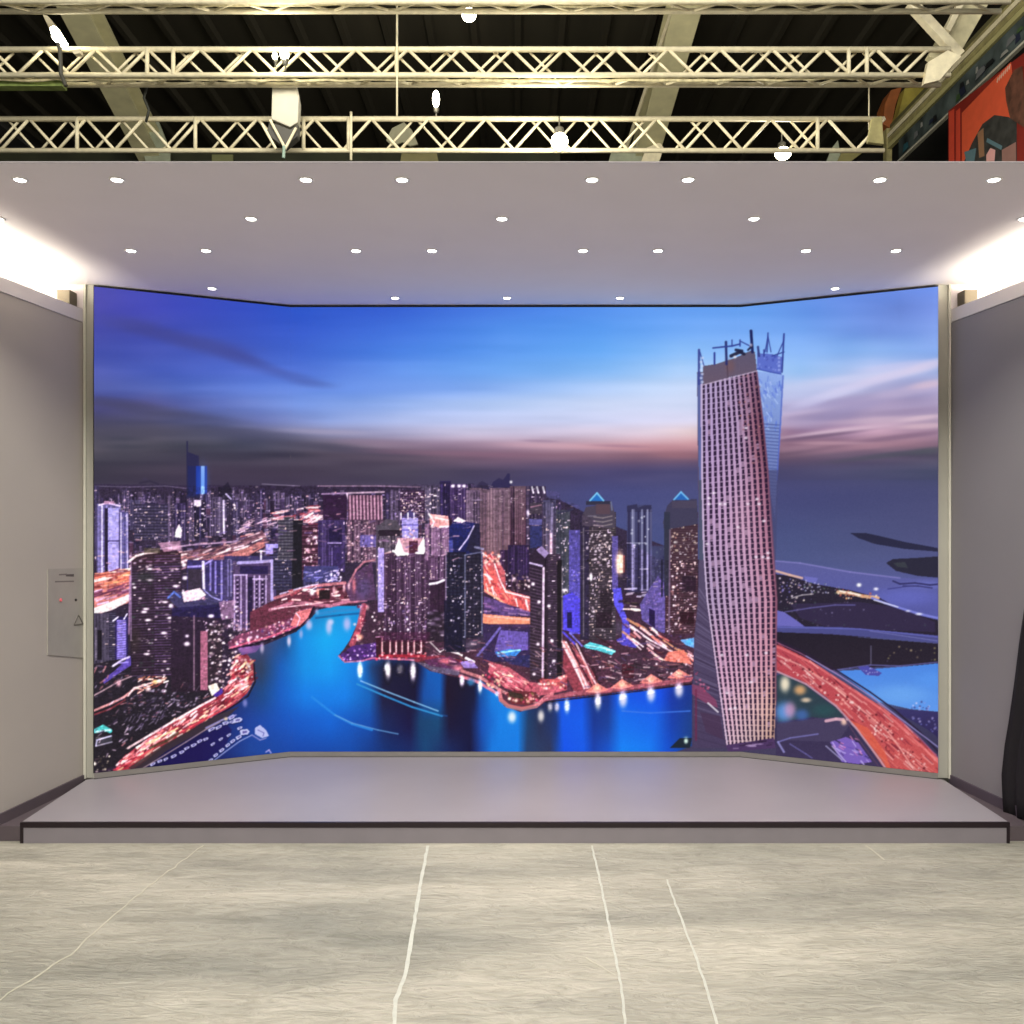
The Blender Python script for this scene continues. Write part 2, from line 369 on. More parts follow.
path([(94,486),(130,487),(165,486),(200,490)],.9,(130,120,150),.6); path([(262,484),(300,486)],.9,(150,135,165),.7); path([(318,486),(380,486),(420,487)],1,(170,140,160),.7)
blob(145,479,3,1.4,(60,50,80),.9); path([(140,483),(150,481),(158,484)],2,(46,38,66),.9)
# far spired tower with the blue lit edge
poly([(186.6,441),(188,441),(188,452),(199,456),(200,498),(186.6,498)], (40,38,78)); rect(188,466,199,496,(26,34,98),.7)
rect(196,466,207,494,(20,60,190),.75); rect(201,466,204.6,494,(150,190,255),1,(110,170,255)); blob(203,480,6,16,(60,120,250),.25)
path([(223.5,496),(224,533)],2,(205,198,228),.95); poly([(221,488),(228,482),(232,490),(232,500),(219,500)],(30,24,50),.8); path([(226,494),(231,499)],1.6,(190,185,225),.9)
tower(212,222,497,536,(88,76,110),(150,140,170),lit=.3); tower(231,240,500,535,(60,50,88),(120,110,150),lit=.8)
tower(174,186,503,540,(50,38,82),(130,115,165),lit=.4); poly([(176,530),(179,524),(182,530),(181,538),(175,537)],(240,215,225))
tower(130,140,500,530,(76,70,110),(110,105,150),lit=.2); tower(134,168,504,540,(66,60,92),(96,90,125),mode='g',pitch=3.4,lit=.3)
tower(194,206,500,538,(40,32,66),(90,80,140),lit=.7)
rect(194,500,201,506,(225,215,235),.8)
# roads in the far left
for y0, y1, w, c in [(566,539,2.2,(232,190,196)),(562,541,1.4,(250,225,215)),(572,545,2.4,(150,80,90)),(569,543,1.2,(255,215,190)),(556,545,1.6,(190,160,190))]:
    path([(130,y0),(150,y0-6),(190,y0-11),(230,y0-14),(265,y1-4)],w,c,.75)
poly([(180,552),(230,545),(262,530),(268,540),(240,556),(200,566),(180,566)],(124,78,88),.8)
dashes([(140,560),(230,542),(266,526),(268,545),(232,562),(190,568),(140,572)], 90, [(250,215,200),(235,150,130),(90,40,60),(200,110,110),(60,36,70),(255,240,235)], (4,13),(.7,1.8),-.3,.18,(.4,.9))
poly([(232,553),(252,546),(264,539),(265,546),(248,556),(232,562)],(206,122,108),.8)
dashes([(275,512),(318,505),(318,525),(295,520),(275,520)], 50, [(240,120,110),(200,60,70),(250,190,180),(255,220,210)], (4,12),(.7,1.6),-.15,.2)
dashes([(240,520),(275,514),(278,524),(240,534)], 24, [(220,190,200),(190,150,170)], (4,10),(.6,1.4),-.25,.2)
dashes([(300,515),(320,510),(318,522),(302,521)], 16, [(255,190,190),(240,120,120),(255,230,225)], (4,10),(.9,1.8),-.5,.2)

# ---- left bank buildings
tower(94,99,486,560,(56,48,84),(90,80,130),lit=.2)
tower(97,121,504,573,(96,92,150),(150,146,206),dark=(40,30,80),pitch=5,lit=.05)
rect(108,508,119,572,(146,146,212),.95,(156,150,220)); rect(104.5,508,108,573,(34,22,60)); line(102,506,102,574,1.4,(200,196,240)); line(119.5,510,119.5,572,1.2,(52,40,100)); line(108,541,119,541,1.2,(60,50,110))
path([(99,505),(108,503),(120,506)],1.6,(210,190,225),.9); rect(104,501,114,504,(190,140,170),.8)
tower(120.5,128.5,512,575,(70,66,130),(180,176,230),pitch=3.4,lit=.2); line(121,513,121,573,1.1,(190,188,240)); line(127,514,127.5,574,1.2,(176,172,226))
poly([(94,577),(130,568),(130,602),(94,616)],(206,120,104)); 
dashes([(93,574),(131,566),(131,582),(93,592)],60,[(255,215,170),(250,150,90),(255,235,220),(230,110,80),(150,50,50)],(5,14),(.9,2.2),-.2,.15)
dashes([(93,592),(131,581),(131,598),(93,606)],40,[(140,70,110),(120,50,80),(210,170,200),(90,40,70)],(6,16),(.9,2),-.3,.08)
poly([(94,608),(110,602),(130,594),(131,600),(112,610),(94,615)],(250,222,210),.9)
tower(93,116,613,664,(70,64,86),(96,92,112),dark=(24,16,30),mode='v',pitch=3.5,lit=.1); rect(97.5,630,102,660,(26,18,34)); line(96,628,96,660,1,(150,145,160),.8)
tower(109,116,612,664,(44,38,64),(110,106,140),mode='h',pitch=2.2,lit=.1)
rect(115,617,128,664,(36,24,96)); rect(117,620,126,662,(140,130,220),.9); 
for y in np.arange(622,662,2.4): line(116,y,127,y-1,.8,(66,50,150),.7)
path([(113,621),(118,617)],1.4,(220,215,250)); path([(124,619),(127,614)],1.2,(210,205,250))
line(130,576,129,634,1.6,(160,120,160),.9)
# road + parking lower left
poly([(93,664),(140,655),(175,660),(215,690),(215,705),(120,765),(93,772)],(40,32,48),1,(34,28,38),18)
poly([(103,680),(118,668),(130,656),(133,664),(118,674),(104,684)],(92,70,190),.9); path([(113,666),(122,660),(129,657)],2,(205,200,250),.9); path([(119,663),(128,662)],1.6,(160,150,240),.8)
path([(93,696),(104,690),(118,682),(132,676)],1.4,(190,160,160),.8); path([(93,711),(112,703),(124,697),(134,689),(145,685)],2.2,(220,150,140),.9); path([(93,715),(110,709),(125,700)],1.6,(150,50,60),.9)
path([(128,696),(134,688),(148,684),(160,680)],1.6,(240,200,190),.85); blob(119,683,2.4,3.6,(220,170,175),.9)
dashes([(140,678),(168,674),(166,684),(140,692)],34,[(250,200,170),(240,140,90),(255,230,215),(150,60,60)],(2,7),(.8,2),-.2,.5)
blob(155,682,3,2.5,(255,180,110),1); blob(148,689,3,2.4,(255,225,210),.9); blob(164,691,2.5,1.6,(245,240,245),.9)
speck([(130,690),(200,688),(200,706),(150,722),(120,712)], 120, [(150,140,160),(95,85,120),(190,180,200),(60,50,76),(120,60,80)], (.4,1.1),(.4,.9),1.6,-.5)
dashes([(125,716),(160,700),(185,700),(170,716),(130,734)], 26, [(150,140,165),(110,100,130)], (3,7),(.6,1.1),-.9,.3)
path([(95,731),(103,727),(110,731)],4.2,(60,205,190),.95); path([(96,732),(110,730)],1.8,(170,255,240),.9); poly([(95,738),(112,735),(112,742),(96,747)],(60,60,70)); path([(96,746),(97,740),(111,736)],1.3,(190,195,225),.9); path([(96,746),(112,742)],1.2,(170,170,190),.8)
speck([(94,756),(110,756),(110,772),(94,772)],14,[(240,230,190),(200,190,150),(90,80,60)],(.5,1.2)); blob(94.5,764,1.6,1.6,(255,250,210),1)
# dark striped tower
rect(131,553,181,676,(54,34,56),1,(44,26,44),14); poly([(131,560),(140,552),(175,549),(181,554),(181,562),(131,566)],(58,30,44))
for y in np.arange(556,676,2.7):
    line(132,y+1.2,155,y,.9,(104,78,122),rg.uniform(.2,.7)); line(155,y,180,y-.6,.9,(120,90,150),rg.uniform(.25,.8))
speck([(133,560),(180,556),(180,675),(133,675)],90,[(230,210,220),(250,235,230),(170,150,170),(60,80,70)],(.5,1.2),(.5,1),1.7)
for x,y in [(150,569),(146,609),(144,612),(148,620),(164,633),(147,654),(170,618),(165,602),(150,580),(176,586)]: blob(x,y,3.2,1.2,(250,235,240),.95)
blob(145,577,10,5,(46,58,52),.6); blob(135,640,6,14,(60,50,40),.5); line(131,553,131,640,1.2,(160,130,170),.7)
path([(128,562),(136,556),(146,553),(157,552)],2.2,(245,225,215),.9); rect(144,548,160,553,(90,80,60),.8); blob(174,548,5,2,(250,235,235),.9); poly([(158,543),(180,541),(182,550),(164,552)],(190,140,160),.7)
# lavender striped block
rect(187,560,229,604,(52,44,110),1,(60,50,110),10)
for x in (204,210.5,215.5,221.5,227): line(x,562,x,600,1.7,(140,132,216),.85)
path([(188,567),(202,566),(212,560)],2,(150,140,220),.9); rect(188,569,202,590,(60,48,70)); path([(203,562),(204,590)],2.4,(225,220,240),.85); blob(184,565,2,2,(255,250,255),1); blob(185,578,2.6,2,(250,245,255),.9)
# round roofed tower
rect(171,604,222,692,(50,30,62),1,(46,28,48),12); poly([(168,598),(178,592),(200,588),(214,592),(221,600),(216,607),(180,610)],(62,58,104)); poly([(172,608),(221,604),(221,618),(172,616)],(34,24,90),.8)
path([(168,598),(174,592),(180,597)],2,(80,120,220),.9); poly([(182,592),(200,588),(206,595),(198,600),(184,602)],(240,205,210)); speck([(182,590),(206,589),(206,599),(184,602)],24,[(255,240,245),(240,170,180)],(.7,1.6)); path([(204,590),(212,597),(220,600)],1.2,(150,150,220),.9)
line(194,616,194,690,1.4,(140,110,130),.9); rect(200.5,631,207.5,690,(176,98,122),.95); rect(207.5,625,222,690,(54,38,52))
blob(187,644,3,2.2,(250,240,245),.95); blob(187,636,2,1.6,(225,215,230),.9); blob(171,606,2.4,2.4,(235,225,240),.9); blob(211,616,3,1.8,(245,235,240),.9)
speck([(208,622),(224,622),(224,690),(208,690)],44,[(235,225,230),(250,235,220),(140,110,130)],(.5,1.4),(.5,1),1.4); speck([(196,618),(207,618),(207,632)],8,[(220,190,210)],(.5,1.3))
speck([(210,620),(252,625),(240,650),(226,690),(210,690)],190,[(240,230,235),(255,240,225),(120,90,100),(40,24,40),(90,60,90)],(.4,1.3),(.5,1),1.3,-.4)
poly([(208,686),(216,683),(220,690),(212,696)],(250,225,190)); poly([(213,695),(222,688),(224,694),(218,698)],(70,40,170))
# mauve framed pair of towers
rect(224,556,276,600,(62,54,110),1,(70,60,110),12)
for x in (222,228,231): line(x,560,x,596,1.4,(130,124,186),.8)
path([(261,552),(261,563)],1.6,(225,220,245)); path([(260,551),(276,551),(278,560)],1.6,(200,196,240),.9); rect(266,544,283,554,(150,142,226))
rect(233,562,274,630,(76,58,104),1,(120,84,110),10); path([(238,563),(272,561),(272,600)],3,(156,150,204),.95); rect(240,566,268,574,(42,28,86))
rect(233.5,575,247,628,(84,60,108)); rect(253,579,267,628,(70,48,92)); rect(247.5,577,252.5,628,(40,24,74))
for x in (234.4,241,246.6,254.4,259.6,266): line(x,576,x,630,1.5,(176,158,200),.9)
path([(234,575),(247,575)],1.4,(180,165,210)); path([(253,579),(267,579)],1.4,(176,160,200))
for y in np.arange(581,628,4.4): 
    for x in (256.5,262.5,237.5): rect(x-.8,y,x+1.2,y+2,(36,18,60),.9); rect(x-.8,y-1.4,x+1,y-.2,(220,205,230),.55)
speck([(234,606),(268,606),(268,640),(234,640)],60,[(255,225,200),(240,180,160),(150,90,110),(90,50,80)],(.5,1.3)); speck([(250,620),(268,618),(266,632),(252,634)],16,[(255,250,230)],(.9,1.9))
poly([(219,602),(234,600),(234,618),(222,620)],(140,104,140),.9); speck([(218,600),(236,600),(240,632),(222,628)],44,[(200,170,190),(230,215,225),(90,60,90)],(.6,1.7))
# grey green slab and dark neighbours
tower(284,294,517,586,(70,72,82),(104,108,112),dark=(34,36,48),mode='g',pitch=3.4,lit=.1); tower(273,302,548,590,(58,56,92),(76,84,96),mode='g',pitch=3.6,lit=.2); rect(292,520,303,592,(28,26,40)); tower(278,293,520,560,(80,80,92),(116,116,122),mode='g',pitch=3.4,lit=.1)
tower(302,318,525,580,(70,30,52),(150,90,120),dark=(30,14,30),mode='h',pitch=4.4,lit=.6); speck([(303,528),(316,528),(316,575),(303,575)],16,[(250,225,230),(230,170,180)],(.7,1.9),(.6,1),1.5)
rect(323,495,347,520,(54,24,66)); path([(322,494),(348,493)],1.4,(160,130,170),.9); tower(318,345,520,572,(62,44,102),(104,88,150),pitch=3.2,lit=.1); rect(329,528,342,545,(36,22,76)); path([(328,543),(341,543)],1.4,(150,135,190)); rect(330,547,341,566,(52,34,100),.8); line(332,548,332,566,1,(130,115,180),.8)
path([(347,494),(352,510)],1.8,(225,205,215),.8); rect(348,495,382,520,(88,50,78)); 
for x in np.arange(350,382,3.5): line(x,496,x+.5,519,1.5,(206,160,176),.8)
path([(348,493),(384,492)],1.6,(190,165,180),.9); tower(347,384,520,562,(92,64,88),(150,120,140),mode='v',pitch=3.4,lit=1.0,litc=((240,210,210),(200,150,160),(80,40,70))); rect(360,535,376,547,(100,92,180),.8); speck([(346,520),(384,520),(384,562),(346,562)],50,[(230,200,210),(250,210,200),(60,30,50)],(.5,1.3))
tower(303,322,570,592,(60,56,100),(80,80,130),lit=.4); rect(304,566,338,582,(62,64,128),.9); dashes([(305,568),(340,568),(340,582),(305,582)],18,[(130,130,210),(90,90,170),(190,180,225)],(3,8),(.8,1.4),-.3,.4); speck([(322,572),(342,568),(342,582),(324,582)],34,[(200,190,235),(230,210,235)],(.6,1.2))

# ---- water of the marina
WATER = [(365,604),(355,606),(335,606),(318,610),(308,622),(296,632),(262,646),(238,650),(249,672),(247,690),(232,704),(200,722),(165,742),(120,768),(110,780),(700,780),(700,680),(640,690),(580,696),(548,700),(540,706),(520,712),(504,706),(498,692),(480,680),(455,676),(430,670),(415,660),(370,658),(342,661),(340,655),(350,640),(358,622)]
WG = [
 (604, [(230,(70,60,100)),(300,(20,110,180)),(340,(0,150,225)),(370,(0,140,225)),(400,(10,60,160)),(700,(10,60,160))]),
 (640, [(230,(80,70,120)),(265,(60,70,120)),(285,(20,80,150)),(300,(0,140,235)),(325,(0,172,252)),(350,(0,160,250)),(400,(0,110,220)),(700,(10,60,200))]),
 (668, [(230,(60,50,80)),(262,(40,60,96)),(280,(10,90,190)),(305,(0,145,240)),(330,(0,158,252)),(362,(0,120,230)),(372,(20,60,120)),(385,(20,18,50)),(418,(14,10,52)),(428,(0,90,190)),(440,(0,90,190)),(448,(20,6,40)),(472,(22,10,44)),(484,(0,120,220)),(510,(0,130,235)),(550,(24,40,90)),(572,(0,80,235)),(600,(20,30,120)),(620,(0,70,230)),(668,(0,60,225)),(692,(60,40,100))]),
 (695, [(160,(20,20,70)),(230,(30,40,110)),(262,(18,70,140)),(280,(8,90,200)),(305,(0,126,240)),(345,(0,128,242)),(370,(0,96,190)),(383,(24,20,60)),(415,(14,8,50)),(424,(6,76,170)),(440,(0,90,190)),(447,(24,6,38)),(474,(10,14,56)),(480,(0,70,160)),(492,(0,126,232)),(518,(0,130,238)),(530,(10,40,100)),(552,(36,40,80)),(560,(0,80,235)),(582,(0,80,240)),(592,(10,50,140)),(608,(14,46,140)),(618,(0,86,240)),(660,(0,76,240)),(672,(8,50,170)),(692,(14,50,140))]),
 (722, [(120,(20,10,60)),(200,(16,12,70)),(250,(18,62,160)),(290,(8,84,200)),(330,(0,98,220)),(370,(4,72,175)),(384,(16,34,90)),(410,(16,10,64)),(420,(10,60,110)),(438,(10,70,120)),(450,(16,8,50)),(470,(10,12,60)),(482,(0,80,190)),(500,(0,128,240)),(518,(0,126,238)),(528,(20,60,110)),(540,(34,42,80)),(556,(20,50,120)),(562,(0,84,240)),(582,(0,90,245)),(594,(8,50,150)),(608,(10,60,160)),(620,(0,110,248)),(655,(0,100,245)),(672,(6,60,180)),(692,(16,60,140))]),
 (752, [(120,(16,10,60)),(200,(20,14,80)),(250,(18,64,156)),(300,(8,68,176)),(350,(4,72,176)),(390,(6,40,110)),(410,(12,34,100)),(425,(10,66,120)),(445,(14,40,100)),(470,(8,10,60)),(480,(10,60,150)),(492,(0,120,232)),(518,(0,124,238)),(527,(30,60,110)),(550,(40,50,90)),(558,(10,70,180)),(564,(0,80,245)),(584,(0,86,240)),(594,(8,60,180)),(608,(4,80,210)),(622,(0,130,255)),(650,(0,120,250)),(668,(0,76,215)),(692,(18,60,130))]),
 (780, [(120,(16,10,60)),(692,(18,60,130))]),
]
a,b,c,d,XX_,YY_,m_ = pmask(WATER)
wf = interp_grid(None, WG, (np.arange(a,c)+.5)/S+X0, (np.arange(b,d)+.5)/S+Y0)
CV[b:d,a:c][m_] = wf[m_]
path([(362,609),(335,611),(318,614)],3,(40,140,215),.8); path([(364,613),(340,615),(316,618)],2,(10,80,150),.7)
# wakes of boats
path([(361,681),(388,692),(414,702),(438,711)],1.4,(130,190,240),.9); path([(357,684),(385,696),(412,707),(442,716)],1.8,(40,150,225),.9); path([(440,715),(447,716)],1.5,(30,90,170),.6)
path([(312,697),(322,705),(335,715),(352,724),(372,730)],2.2,(30,140,240),.8); path([(335,715),(352,723),(378,730),(398,734)],1.2,(100,160,225),.8)
path([(622,711),(650,713),(690,711)],1.4,(60,120,240),.8)

# ---- left promenade: terraces along the bank
PR = [(248,655),(253,662),(254,680),(247,694),(230,706),(200,724),(170,742),(135,768),(114,774),(118,762),(140,744),(170,722),(200,706),(222,694),(230,680),(233,664),(236,655)]
poly(PR,(150,54,70),1,(176,52,66),24)
dashes(PR,330,[(250,170,160),(240,110,110),(180,30,50),(110,14,34),(255,225,215),(255,200,150)],(3,10),(.8,2.4),-.62,.25)
speck([(226,655),(250,655),(254,680),(232,692)],40,[(250,190,190),(60,20,40),(200,40,60),(240,230,235)],(.8,2))
path([(128,748),(150,735),(172,722),(200,706),(215,698)],2.2,(250,215,205),.8); path([(114,770),(135,760),(160,744),(190,727),(215,714),(238,702)],2,(238,60,76),.7)
path([(146,744),(164,735),(178,728)],1.2,(235,210,130),.9); path([(150,748),(166,741),(178,733)],3,(60,60,34),.7)
path([(254,664),(255,682),(248,696),(230,708),(200,726),(165,746),(140,766)],1.6,(24,10,24),.9)
poly([(128,768),(165,744),(215,716),(240,706),(222,722),(190,738),(165,752),(140,772)],(60,44,50),.85)
path([(140,770),(165,755),(186,742),(205,730),(220,722)],1.1,(180,150,160),.85)
poly([(150,776),(176,752),(205,735),(225,722),(232,730),(225,748),(200,765)],(22,8,84),.7)
def boat(x, y, l, w, a, c=(206,202,248)):
    l *= 1.2; w *= 1.35
    ca, sa = np.cos(a), np.sin(a)
    pts = [(-l,-w),(l*.5,-w),(l,0),(l*.5,w),(-l,w)]
    poly([(x+u*ca-v*sa, y+u*sa+v*ca) for u, v in pts], c, .95)
    poly([(x+u*.5*ca-v*.45*sa, y+u*.5*sa+v*.45*ca) for u, v in pts], (70,60,150), .8)
    line(x-l*ca+1, y-l*sa+w+.6, x+l*ca, y+l*sa+w+.6, .7, (12,8,60), .7)
for x,y,l,w,a in [(153,764,2.4,.9,-.5),(160,761,2.2,.9,-.4),(166,759,2,.9,-.5),(174,756,2.6,1,-.5),(182,752,2.2,1,-.4),(187,748,2.4,.9,-.5),(194,745,2.6,1,-.4),(200,741,2.4,1,-.5),(206,739,2.2,.9,-.4),(212,729,3.4,1,-.5),(219,727,3,1,-.5),(226,723,2.8,1.1,-.2),(232,722,2,1,.2),(213,744,2,.8,-.6),(221,739,2,.8,-.6)]: boat(x,y,l,w,a)
for x,y,l,w,a in [(238,720,4,1.6,-.2),(232,717,3,1.3,-.5),(245,732,4,2,-.1),(239,737,2.6,1.2,-.5),(233,741,2.4,1,-.6),(228,745,2.2,1,-.6),(222,750,2.4,1,-.6),(216,755,2.2,1,-.6),(211,760,2,.9,-.6),(240,728,2.2,.9,-.4),(229,735,2,.8,-.6)]: boat(x,y,l,w,a,(206,204,250))
path([(212,762),(225,752),(240,741),(252,735)],1.1,(150,160,225),.9); path([(206,728),(222,720),(236,715)],1.6,(170,160,230),.8)
poly([(255,728),(260,725),(266,730),(269,736),(262,738),(255,734)],(196,198,250),.95); path([(258,730),(264,733),(263,736)],1,(90,90,180),.8); path([(252,735),(260,740),(266,738)],1.3,(140,140,215),.9)
blob(226,719,2,1.8,(250,220,180),.9); path([(266,752),(269,750),(271,753)],1.4,(190,170,240),.8)
# upper bank with the curved quay
QU = [(228,642),(240,634),(262,628),(290,618),(300,610),(314,606),(310,616),(300,626),(285,634),(262,641),(240,647),(229,650)]
poly([(250,612),(270,602),(300,592),(345,585),(370,570),(372,600),(340,606),(312,608),(290,620),(250,632)],(110,44,64),1,None,24)
poly(QU,(128,58,92)); speck(QU,150,[(245,150,170),(120,30,70),(240,220,240),(90,60,130),(255,190,170)],(.6,1.6))
path([(229,650),(250,645),(275,638),(298,628),(310,616),(314,607)],1.8,(24,8,40),.95); path([(230,648),(250,642),(275,635),(296,626),(309,613)],1.4,(236,90,120),.8)
poly([(296,612),(312,608),(308,618),(300,626),(290,626)],(220,110,110)); path([(296,613),(300,618),(297,626)],1,(230,210,230),.8)
path([(270,610),(295,602),(330,606),(345,602),(366,600)],3.4,(186,110,130),.9); path([(272,609),(295,606),(312,604),(340,600),(366,598)],1.2,(240,190,190),.8)
path([(275,598),(300,590),(312,586),(345,583)],3,(226,130,130),.8); path([(280,594),(300,588),(318,584)],1.4,(200,190,220),.8)
dashes([(276,592),(350,582),(350,600),(276,608)],50,[(60,16,30),(240,170,160),(190,70,80),(90,30,50),(250,220,210)],(2,8),(.8,2.2),-.25,.4)
blob(312,593,2.4,2.4,(255,250,240),1); blob(318,592,1.6,4,(250,170,140),.8); blob(336,593,1.6,3.6,(240,190,170),.8); rect(319,590,330,599,(28,20,26),.8)
poly([(345,588),(352,575),(372,562),(376,600),(350,601)],(90,56,96),.9); blob(364,588,8,12,(84,70,120),.8); blob(354,585,2,8,(230,120,120),.7); path([(350,582),(356,570),(364,562),(374,560)],2,(200,120,130),.8)
for x,y in [(334,590),(344,588),(349,586)]: blob(x,y,1.4,4,(240,190,190),.8)
for x,y,rx,ry,c,al in [(309,625,3.4,5,(200,200,250),.9),(301,634,2,4.6,(170,180,240),.8),(289,641,2,5.4,(225,215,250),.95),(262,648,2,5,(210,190,230),.85),(329,627,3.4,7.5,(190,200,252),.95),(347,624,4,7,(190,190,250),.9),(331,622,3,3,(220,215,255),.8),(245,703,2.4,4,(140,140,220),.8),(317,612,2,3,(150,200,250),.6)]:
    blob(x,y,rx,ry,c,al)
poly([(238,648),(262,645),(256,652),(242,655)],(120,80,160),.8); blob(246,650,8,3,(190,110,190),.6)

W0 = CV.copy()
# ---- peninsula in the middle
PEN = [(364,604),(376,600),(400,590),(540,585),(700,600),(700,684),(640,690),(580,697),(548,700),(540,706),(520,711),(504,705),(499,692),(480,680),(455,677),(430,671),(415,661),(370,659),(345,662),(338,656),(350,642),(358,624)]
poly(PEN,(58,36,62),1,(96,46,66),22)
speck([(400,600),(700,600),(700,680),(560,694),(430,664),(370,650)],300,[(150,110,140),(230,200,210),(40,20,50),(120,60,80),(90,80,150),(250,170,150)],(.4,1.3),(.4,.9),1.4,.3)
path([(364,606),(361,620),(357,634),(352,644)],6,(196,76,92),.8); speck([(358,606),(370,606),(362,640),(350,645)],24,[(250,170,170),(120,20,60),(255,200,180)],(.8,2)); blob(360,637,3,3,(250,170,130),.9)
poly([(340,655),(352,646),(378,642),(380,660),(346,661)],(74,34,120)); speck([(340,653),(378,643),(376,659),(344,660)],40,[(180,130,220),(220,200,245),(40,10,70),(130,60,180)],(.5,1.3))
path([(339,656),(345,662),(362,661),(372,658),(415,660)],1.6,(190,100,140),.9)
poly([(376,636),(424,632),(426,656),(376,658)],(66,18,40)); 
for x in (382,390,396,402,408,414,421): line(x,638,x,654,1.8,(190,110,120),.9); line(x+.3,638,x+.3,652,.8,(250,210,200),.8)
path([(376,637),(396,636)],1.2,(220,160,200),.8); path([(380,656),(425,656)],3,(190,30,50),.9); speck([(376,652),(426,652),(426,660),(376,660)],28,[(250,130,130),(230,60,80),(255,210,200)],(.6,1.6)); path([(416,660),(440,657),(460,662)],4,(150,40,60),.9)
poly([(416,662),(440,666),(458,668),(460,676),(434,672)],(96,84,112)); poly([(424,660),(450,656),(462,664),(458,670),(430,666)],(96,40,90),.8); blob(445,661,6,3,(230,110,120),.9); blob(458,668,5,3,(240,130,140),.8)
path([(430,642),(440,652),(450,646),(462,656)],1.2,(210,215,200),.8); path([(446,650),(462,655)],1.6,(235,235,220),.8)
# towers of the peninsula, back to front
tower(436,448,500,560,(64,56,80),(100,92,110),lit=.3); tower(421,440,486,520,(74,66,92),(130,120,150),lit=.7)
tower(400,425,490,520,(80,50,86),(120,90,130),mode='g',pitch=3,lit=1.2)
rect(470,488,520,560,(106,84,100),1,(120,84,92),14)
for x in np.arange(471,520,2.9): line(x,488+rg.uniform(-2,6),x,550,rg.uniform(.8,1.6),[(134,112,120),(80,60,84),(110,90,104),(150,124,128)][rg.randint(4)],.8)
poly([(490,488),(493,482),(499,478),(503,480),(508,473),(510,474),(510,484),(514,487)],(46,40,84)); poly([(476,487),(482,481),(488,484),(490,490)],(52,44,80)); blob(511,482,1.4,1.4,(250,245,255),1)
tower(440,451,481,520,(46,32,86),(84,66,134),lit=.1); tower(450,467,484,522,(60,38,92),(110,92,140),lit=.2); path([(440,483),(450,483)],1.4,(40,30,66)); 
for x in (453,459,464): blob(x,486,2,1.6,(240,230,245),.95)
tower(466,480,490,530,(104,84,110),(140,120,140),lit=.1); line(472,500,482,500,1.2,(150,135,160),.8)
tower(510,526,486,560,(100,74,92),(136,112,116),lit=.1,col2=(70,28,54)); tower(526,546,486,545,(62,48,80),(96,80,110),lit=.3)
for x in (532,537,543): path([(x,487),(x+1.5,493)],1.6,(225,220,235),.9)
rect(530,503,542,514,(70,60,76)); path([(531,507),(541,505)],1.2,(170,120,140),.8); rect(529,519,542,525,(84,84,150)); rect(530,526,542,548,(44,50,110)); tower(543,556,500,560,(70,70,104),(110,108,140),lit=.2,col2=(90,70,90)); line(552,508,551,560,2.4,(130,124,160),.8); line(551,534,551,556,2,(225,180,190),.9); path([(546,496),(555,504)],1.6,(60,54,90))
blob(528,513,1.4,3.4,(225,215,230),.8)
tower(556,570,510,610,(66,72,84),(96,110,100),dark=(40,40,66),lit=.4); path([(558,513),(568,511),(573,509)],1.6,(50,52,86)); tower(500,530,550,592,(52,26,70),(90,60,110),lit=.2,col2=(60,30,50)); tower(508,529,545,580,(46,26,76),(80,54,112),lit=.1)
# salmon junction of roads
poly([(483,554),(496,556),(505,572),(506,590),(532,597),(532,612),(510,606),(484,592)],(200,88,92))
poly([(484,568),(492,566),(500,586),(532,606),(532,612),(508,606),(484,590)],(236,86,72),.7)
dashes([(484,552),(498,556),(504,590),(532,600),(532,612),(484,592)],54,[(250,180,170),(255,140,110),(210,50,70),(255,220,210),(190,60,60)],(4,12),(.7,1.8),.9,.5)
path([(483,553),(494,562),(500,580),(506,592),(530,598)],1.4,(255,205,195),.9); path([(485,590),(505,604),(530,613)],1.8,(250,160,110),.9)
speck([(484,552),(500,552),(500,566),(484,564)],20,[(60,20,30),(255,210,180),(240,120,90)],(.8,2)); speck([(505,572),(532,576),(532,596),(510,592)],50,[(180,150,130),(90,70,80),(40,20,40),(240,220,210)],(.6,1.6),(.5,1),1.3,.5)
poly([(484,596),(530,612),(530,616),(484,616)],(94,66,130)); dashes([(484,602),(528,608),(528,616),(484,614)],20,[(150,100,160),(50,30,80),(190,150,180)],(4,9),(.8,1.4),.15,.1)
poly([(483,614),(530,618),(531,626),(524,629),(483,623)],(244,140,96)); path([(484,616),(530,620)],1.4,(250,170,150),.8); path([(500,627),(528,628)],2,(190,40,50),.8)
rect(483,624,531,662,(52,36,90),.9); poly([(500,630),(528,632),(528,650),(494,652)],(100,82,176),.95); path([(500,628),(489,642),(478,655)],2.4,(110,100,190),.9); poly([(495,652),(510,649),(522,650),(516,656),(498,657)],(40,130,220)); path([(498,653),(512,651),(520,650)],1.6,(130,220,245),.9); poly([(500,657),(530,655),(531,668),(510,664)],(40,44,110),.8)
blob(472,644,6,2.6,(235,225,215),.9,1,-.3); path([(466,658),(474,662)],2.4,(245,240,245)); path([(484,660),(510,668)],1.2,(160,70,80)); poly([(460,662),(472,660),(478,668),(464,668)],(150,130,220),.8)
